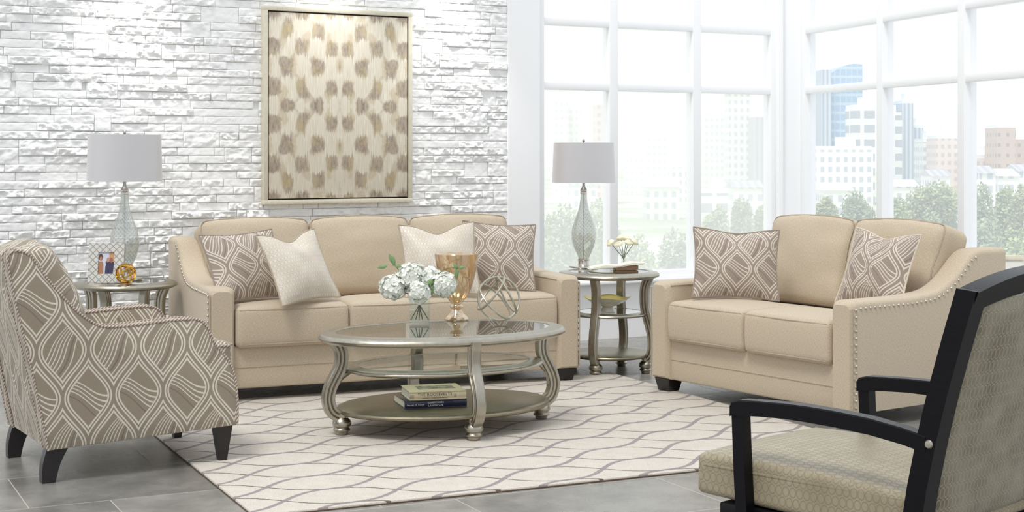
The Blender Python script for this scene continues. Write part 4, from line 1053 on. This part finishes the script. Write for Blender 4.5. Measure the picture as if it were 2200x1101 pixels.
# ------------------------------------------------------------------ right side table things
TZ = .6465
ob = G(1323, 580, TZ); ob.y -= .05; ob.x -= .003
tb = thing('book', 'small tan closed book under the open book on the right side table', 'book', (ob.x + .0, ob.y + .01, TZ), rad(8), 'books on the right side table')
mb = MB(); mb.box((.075, .05, .0015), (.15, .10, .003)); mb.box((.075, .05, .0265), (.15, .10, .003)); mb.box((.075, .002, .014), (.15, .003, .026)); mb.build('cover', mt['tan'], tb, uv=False)
mb = MB(); mb.box((.075, .052, .014), (.144, .092, .021)); mb.build('page_block', Mat('aged_pages', (188, 160, 130), .8).m, tb, uv=False, smooth=False)
op = thing('open_book', 'open book draped over a small tan book beside the right lamp', 'book', (ob.x, ob.y, TZ), rad(5), 'books on the right side table')
def page(x0, z0, x1, z1, bulge, name, th=.012):
    mb = MB(); rs = []
    for k in range(9):
        t = k / 8; x_ = x0 + (x1 - x0) * t; z_ = z0 + (z1 - z0) * t + bulge * math.sin(PI * min(1, t * 1.3) ) * (1 if t < .77 else 0)
        tt = th * (.35 + .65 * (1 - abs(2 * t - 1)))
        rs.append([(x_, -.02, z_), (x_, .125, z_), (x_, .125, z_ + tt), (x_, -.02, z_ + tt)])
    mb.loft(rs); mb.build(name, mt['paper'], op, uv=False, sharp=50)
page(-.165, .010, .03, .027, .004, 'page_block'); page(.03, .027, .190, .044, .004, 'page_block')
page(-.172, .006, .03, .022, .004, 'cover', .005); page(.03, .022, .197, .040, .004, 'cover', .005)
rv = G(1338, 575, TZ); rv.y += .0
rv = Vector((.735, 9.955, TZ))
rvt = thing('bud_vase', 'small clear waisted glass vase of cream roses on the right side table', 'vase', rv)
pr = [(.026, 0), (.027, .01), (.022, .03), (.013, .055), (.012, .07), (.017, .09), (.024, .105)]
P = [(p.x, p.z) for p in spline([(a, 0, b) for a, b in pr], 3)]
mb = MB(); n_ = 28; mb.loft([[(r_ * math.cos(2 * PI * k / n_), r_ * math.sin(2 * PI * k / n_), z) for k in range(n_)] for r_, z in P + [(a - .002, b + .0005) for a, b in P[::-1]]]); mb.build('glass_body', mt['vglass'], rvt, uv=False)
RL = ['leftmost cream rose in the small vase', 'cream rose second from the left, lower front', 'topmost cream rose of the small vase', 'cream rose right of centre, upper', 'large cream rose at the right front', 'rightmost cream rose in the small vase']
for k, (px, py, dy) in enumerate([(1311, 521, .0), (1328, 523, -.03), (1334, 510, .02), (1346, 512, .03), (1351, 520, -.02), (1364, 519, .01)]):
    Y = rv.y + dy; c_ = Vector(((px - CX) / F * Y, Y, H + (HY - py) * Y / F)); d = (c_ - (rv + Vector((0, 0, .06)))).normalized()
    t = thing('rose', RL[k], 'flower', c_, 0, 'cream roses in the small vase'); Q = d.to_track_quat('Z', 'Y').to_matrix().to_4x4()
    mb = MB(); rn_ = random.Random(k)
    for lay, (r_, hgt, cnt) in enumerate(((.007, .044, 3), (.014, .042, 4), (.022, .038, 5), (.028, .030, 6))):
        for j in range(cnt):
            a0 = j * 2 * PI / cnt + lay * .7; vs2 = []
            for v in range(5):
                for u in range(5):
                    a = a0 + (u / 4 - .5) * 2 * PI / cnt * 1.35; q = v / 4; rr = r_ * (.15 + .95 * math.sin(.2 + q * 2.35)) ; zz_ = -.022 + hgt * q - .006 * abs(u - 2) * q * .5
                    vs2.append((rr * math.cos(a), rr * math.sin(a), zz_))
            mb.add(vs2, [(v * 5 + u, v * 5 + u + 1, v * 5 + u + 6, v * 5 + u + 5) for v in range(4) for u in range(4)], Q)
    mb.build('petals', mt['rose'], t, uv=False, fixn=False)
    mb = MB(); b0 = rv + Vector((0, 0, .01)) - c_; b1_ = rv + Vector((0, 0, .065)) - c_
    mb.tube(spline([tuple(-d * .018), tuple(b1_ * .55), tuple(b1_ + Vector(((k - 2.5) * .001, 0, 0))), tuple(b0)], 4), .0022, 6); mb.build('stem', mt['stem'], t, uv=False)
# bowl on the middle shelf
bw = thing('fluted_bowl', 'white footed bowl with wavy rim and golden inside on the middle shelf', 'bowl', (RT.x - .01, RT.y - .03, .389), 0)
mb = MB(); mb.lathe([(0, 0), (.050, 0), (.048, .012), (.036, .03), (0, .032)], 32); mb.build('foot', Mat('bowl_white', (232, 226, 214), .2, Coat_Weight=.5).m, bw, uv=False)
def bowlring(r_, z, wv, n=64): return [((r_ * (1 + wv * .06 * math.cos(4 * a))) * math.cos(a), (r_ * (1 + wv * .06 * math.cos(4 * a))) * math.sin(a), z + wv * .010 * math.cos(4 * a + .6) * .7) for a in [2 * PI * k / n for k in range(n)]]
mb = MB(); mb.loft([bowlring(r_, z, w_) for r_, z, w_ in ((.03, .030, 0), (.07, .042, .2), (.11, .062, .6), (.145, .088, 1.0), (.148, .090, 1.0))], caps=False)
mb.mi = 1; mb.loft([bowlring(r_, z, w_) for r_, z, w_ in ((.148, .090, 1.0), (.143, .091, 1.0), (.108, .068, .6), (.068, .047, .2), (.001, .036, 0))], caps=False)
mb.build('bowl', [Mat('bowl_shell', (232, 226, 212), .2, Coat_Weight=.5).m, metal('gold_leaf', (240, 218, 140), .4)], bw, uv=False, fixn=False, sharp=60)

# ------------------------------------------------------------------ painting
Z0, Z1 = 1.064, 2.388; tA, tB = 1.627, 2.716; PW, PH = tB - tA, Z1 - Z0
pt = thing('framed_painting', 'large ikat-pattern canvas in cream, taupe and gold with champagne frame on stone wall', 'painting', wp((tA + tB) / 2, .062, (Z0 + Z1) / 2), WA)
mb = MB(); fwid = .030
for c_, d_ in (((0, 0, PH / 2 - fwid / 2), (PW, .055, fwid)), ((0, 0, -PH / 2 + fwid / 2), (PW, .055, fwid)), ((-PW / 2 + fwid / 2, 0, 0), (fwid, .055, PH - 2 * fwid)), ((PW / 2 - fwid / 2, 0, 0), (fwid, .055, PH - 2 * fwid))): mb.box(c_, d_, .002)
mb.build('frame', mt['champ'], pt, uv=False)
mb = MB(); mb.box((0, .012, 0), (PW - 2 * fwid + .002, .02, PH - 2 * fwid + .002)); mb.build('liner', mt['black_gap'], pt, uv=False, smooth=False)
M = Mat('ikat_canvas', (226, 218, 198), .75); x, y, z = M.xyz(M.coord('Object'))
ax_ = x.f('ABSOLUTE'); az = z.f('ABSOLUTE')
cv_ = M.N.new('ShaderNodeCombineXYZ'); M.L.new(ax_.s, cv_.inputs[0]); M.L.new(az.s, cv_.inputs[2])
def nz(sc_v, scale, det=3, r_=.6):
    mp = M.N.new('ShaderNodeMapping'); mp.inputs['Scale'].default_value = sc_v; M.L.new(cv_.outputs[0], mp.inputs[0]); return M.noise(mp.outputs[0], scale, det, r_)
stq = nz((1, 1, .05), 150, 2); lo = nz((1, 1, 1), 5, 2); fine = nz((1, 1, .25), 60, 4, .7)
lo2 = nz((1, 1, .8), 11, 3)
zz_ = az + (stq - .5) * .10 + (lo - .5) * .10; xx_ = ax_ + (lo - .5) * .09 + (lo2 - .5) * .05
fld = ((xx_ * (2 * PI / .212) + 1.35).f('COSINE')) * ((zz_ * (2 * PI / .262) + .2).f('COSINE'))
f2 = (fld - .07 + (fine - .5) * .9 + ax_ * .35 + (lo2 - .5) * 1.0) * 2.6
blob = f2.f('MAXIMUM', 0.0).f('MINIMUM', 1.0)
hue = ((nz((1, 1, 1), 9, 2) - .5) * 5 + .62 + ax_ * .5).f('MAXIMUM', 0.0).f('MINIMUM', 1.0)
dark = M.mix(hue, (178, 158, 112), (136, 118, 108))
tex = ((fine - .5) * 2.6 + .45).f('MAXIMUM', 0.0).f('MINIMUM', 1.0)
dark = M.mix(tex * .75, dark, (212, 200, 178))
wash = ((((xx_ * (2 * PI / .17) + .4).f('COSINE')) * ((zz_ * (2 * PI / .38) + 1.9).f('COSINE')) - .35 + (lo2 - .5) * 1.2 + (fine - .5) * .8) * 3.0).f('MAXIMUM', 0.0).f('MINIMUM', 1.0)
bg = M.mix(((stq - .5) * 2.5 + .5).f('MAXIMUM', 0.0).f('MINIMUM', 1.0), (236, 230, 215), (214, 203, 180))
bg = M.mix(wash * .5, bg, (196, 178, 146)); M.col(M.mix(blob * .92, bg, dark))
mb = MB(); mb.box((0, -.006, 0), (PW - 2 * fwid - .018, .03, PH - 2 * fwid - .018), .002); mb.build('canvas', M.m, pt, uv=False)

# ------------------------------------------------------------------ framed picture on the right window sill
q = rp(3.02, .07, SILL + .0235)
pf2 = thing('picture_frame', 'cream framed picture on the window sill, cut off by the right edge', 'picture frame', q + Vector((.09, 0, 0)), rad(-8))
mb = MB(); Ml = Matrix.Rotation(rad(-10), 4, 'X')
for c_, d_ in (((-.12, 0, .165), (.03, .02, .33)), ((.12, 0, .165), (.03, .02, .33)), ((0, 0, .015), (.21, .02, .03)), ((0, 0, .315), (.21, .02, .03))): mb.box(c_, d_, .002, M=Ml)
mb.build('frame', mt['champ'], pf2, uv=False)
mb = MB(); mb.box((0, .004, .165), (.22, .006, .28), M=Ml); mb.build('print', Mat('pale_print', (226, 222, 216), .6).m, pf2, uv=False, smooth=False)
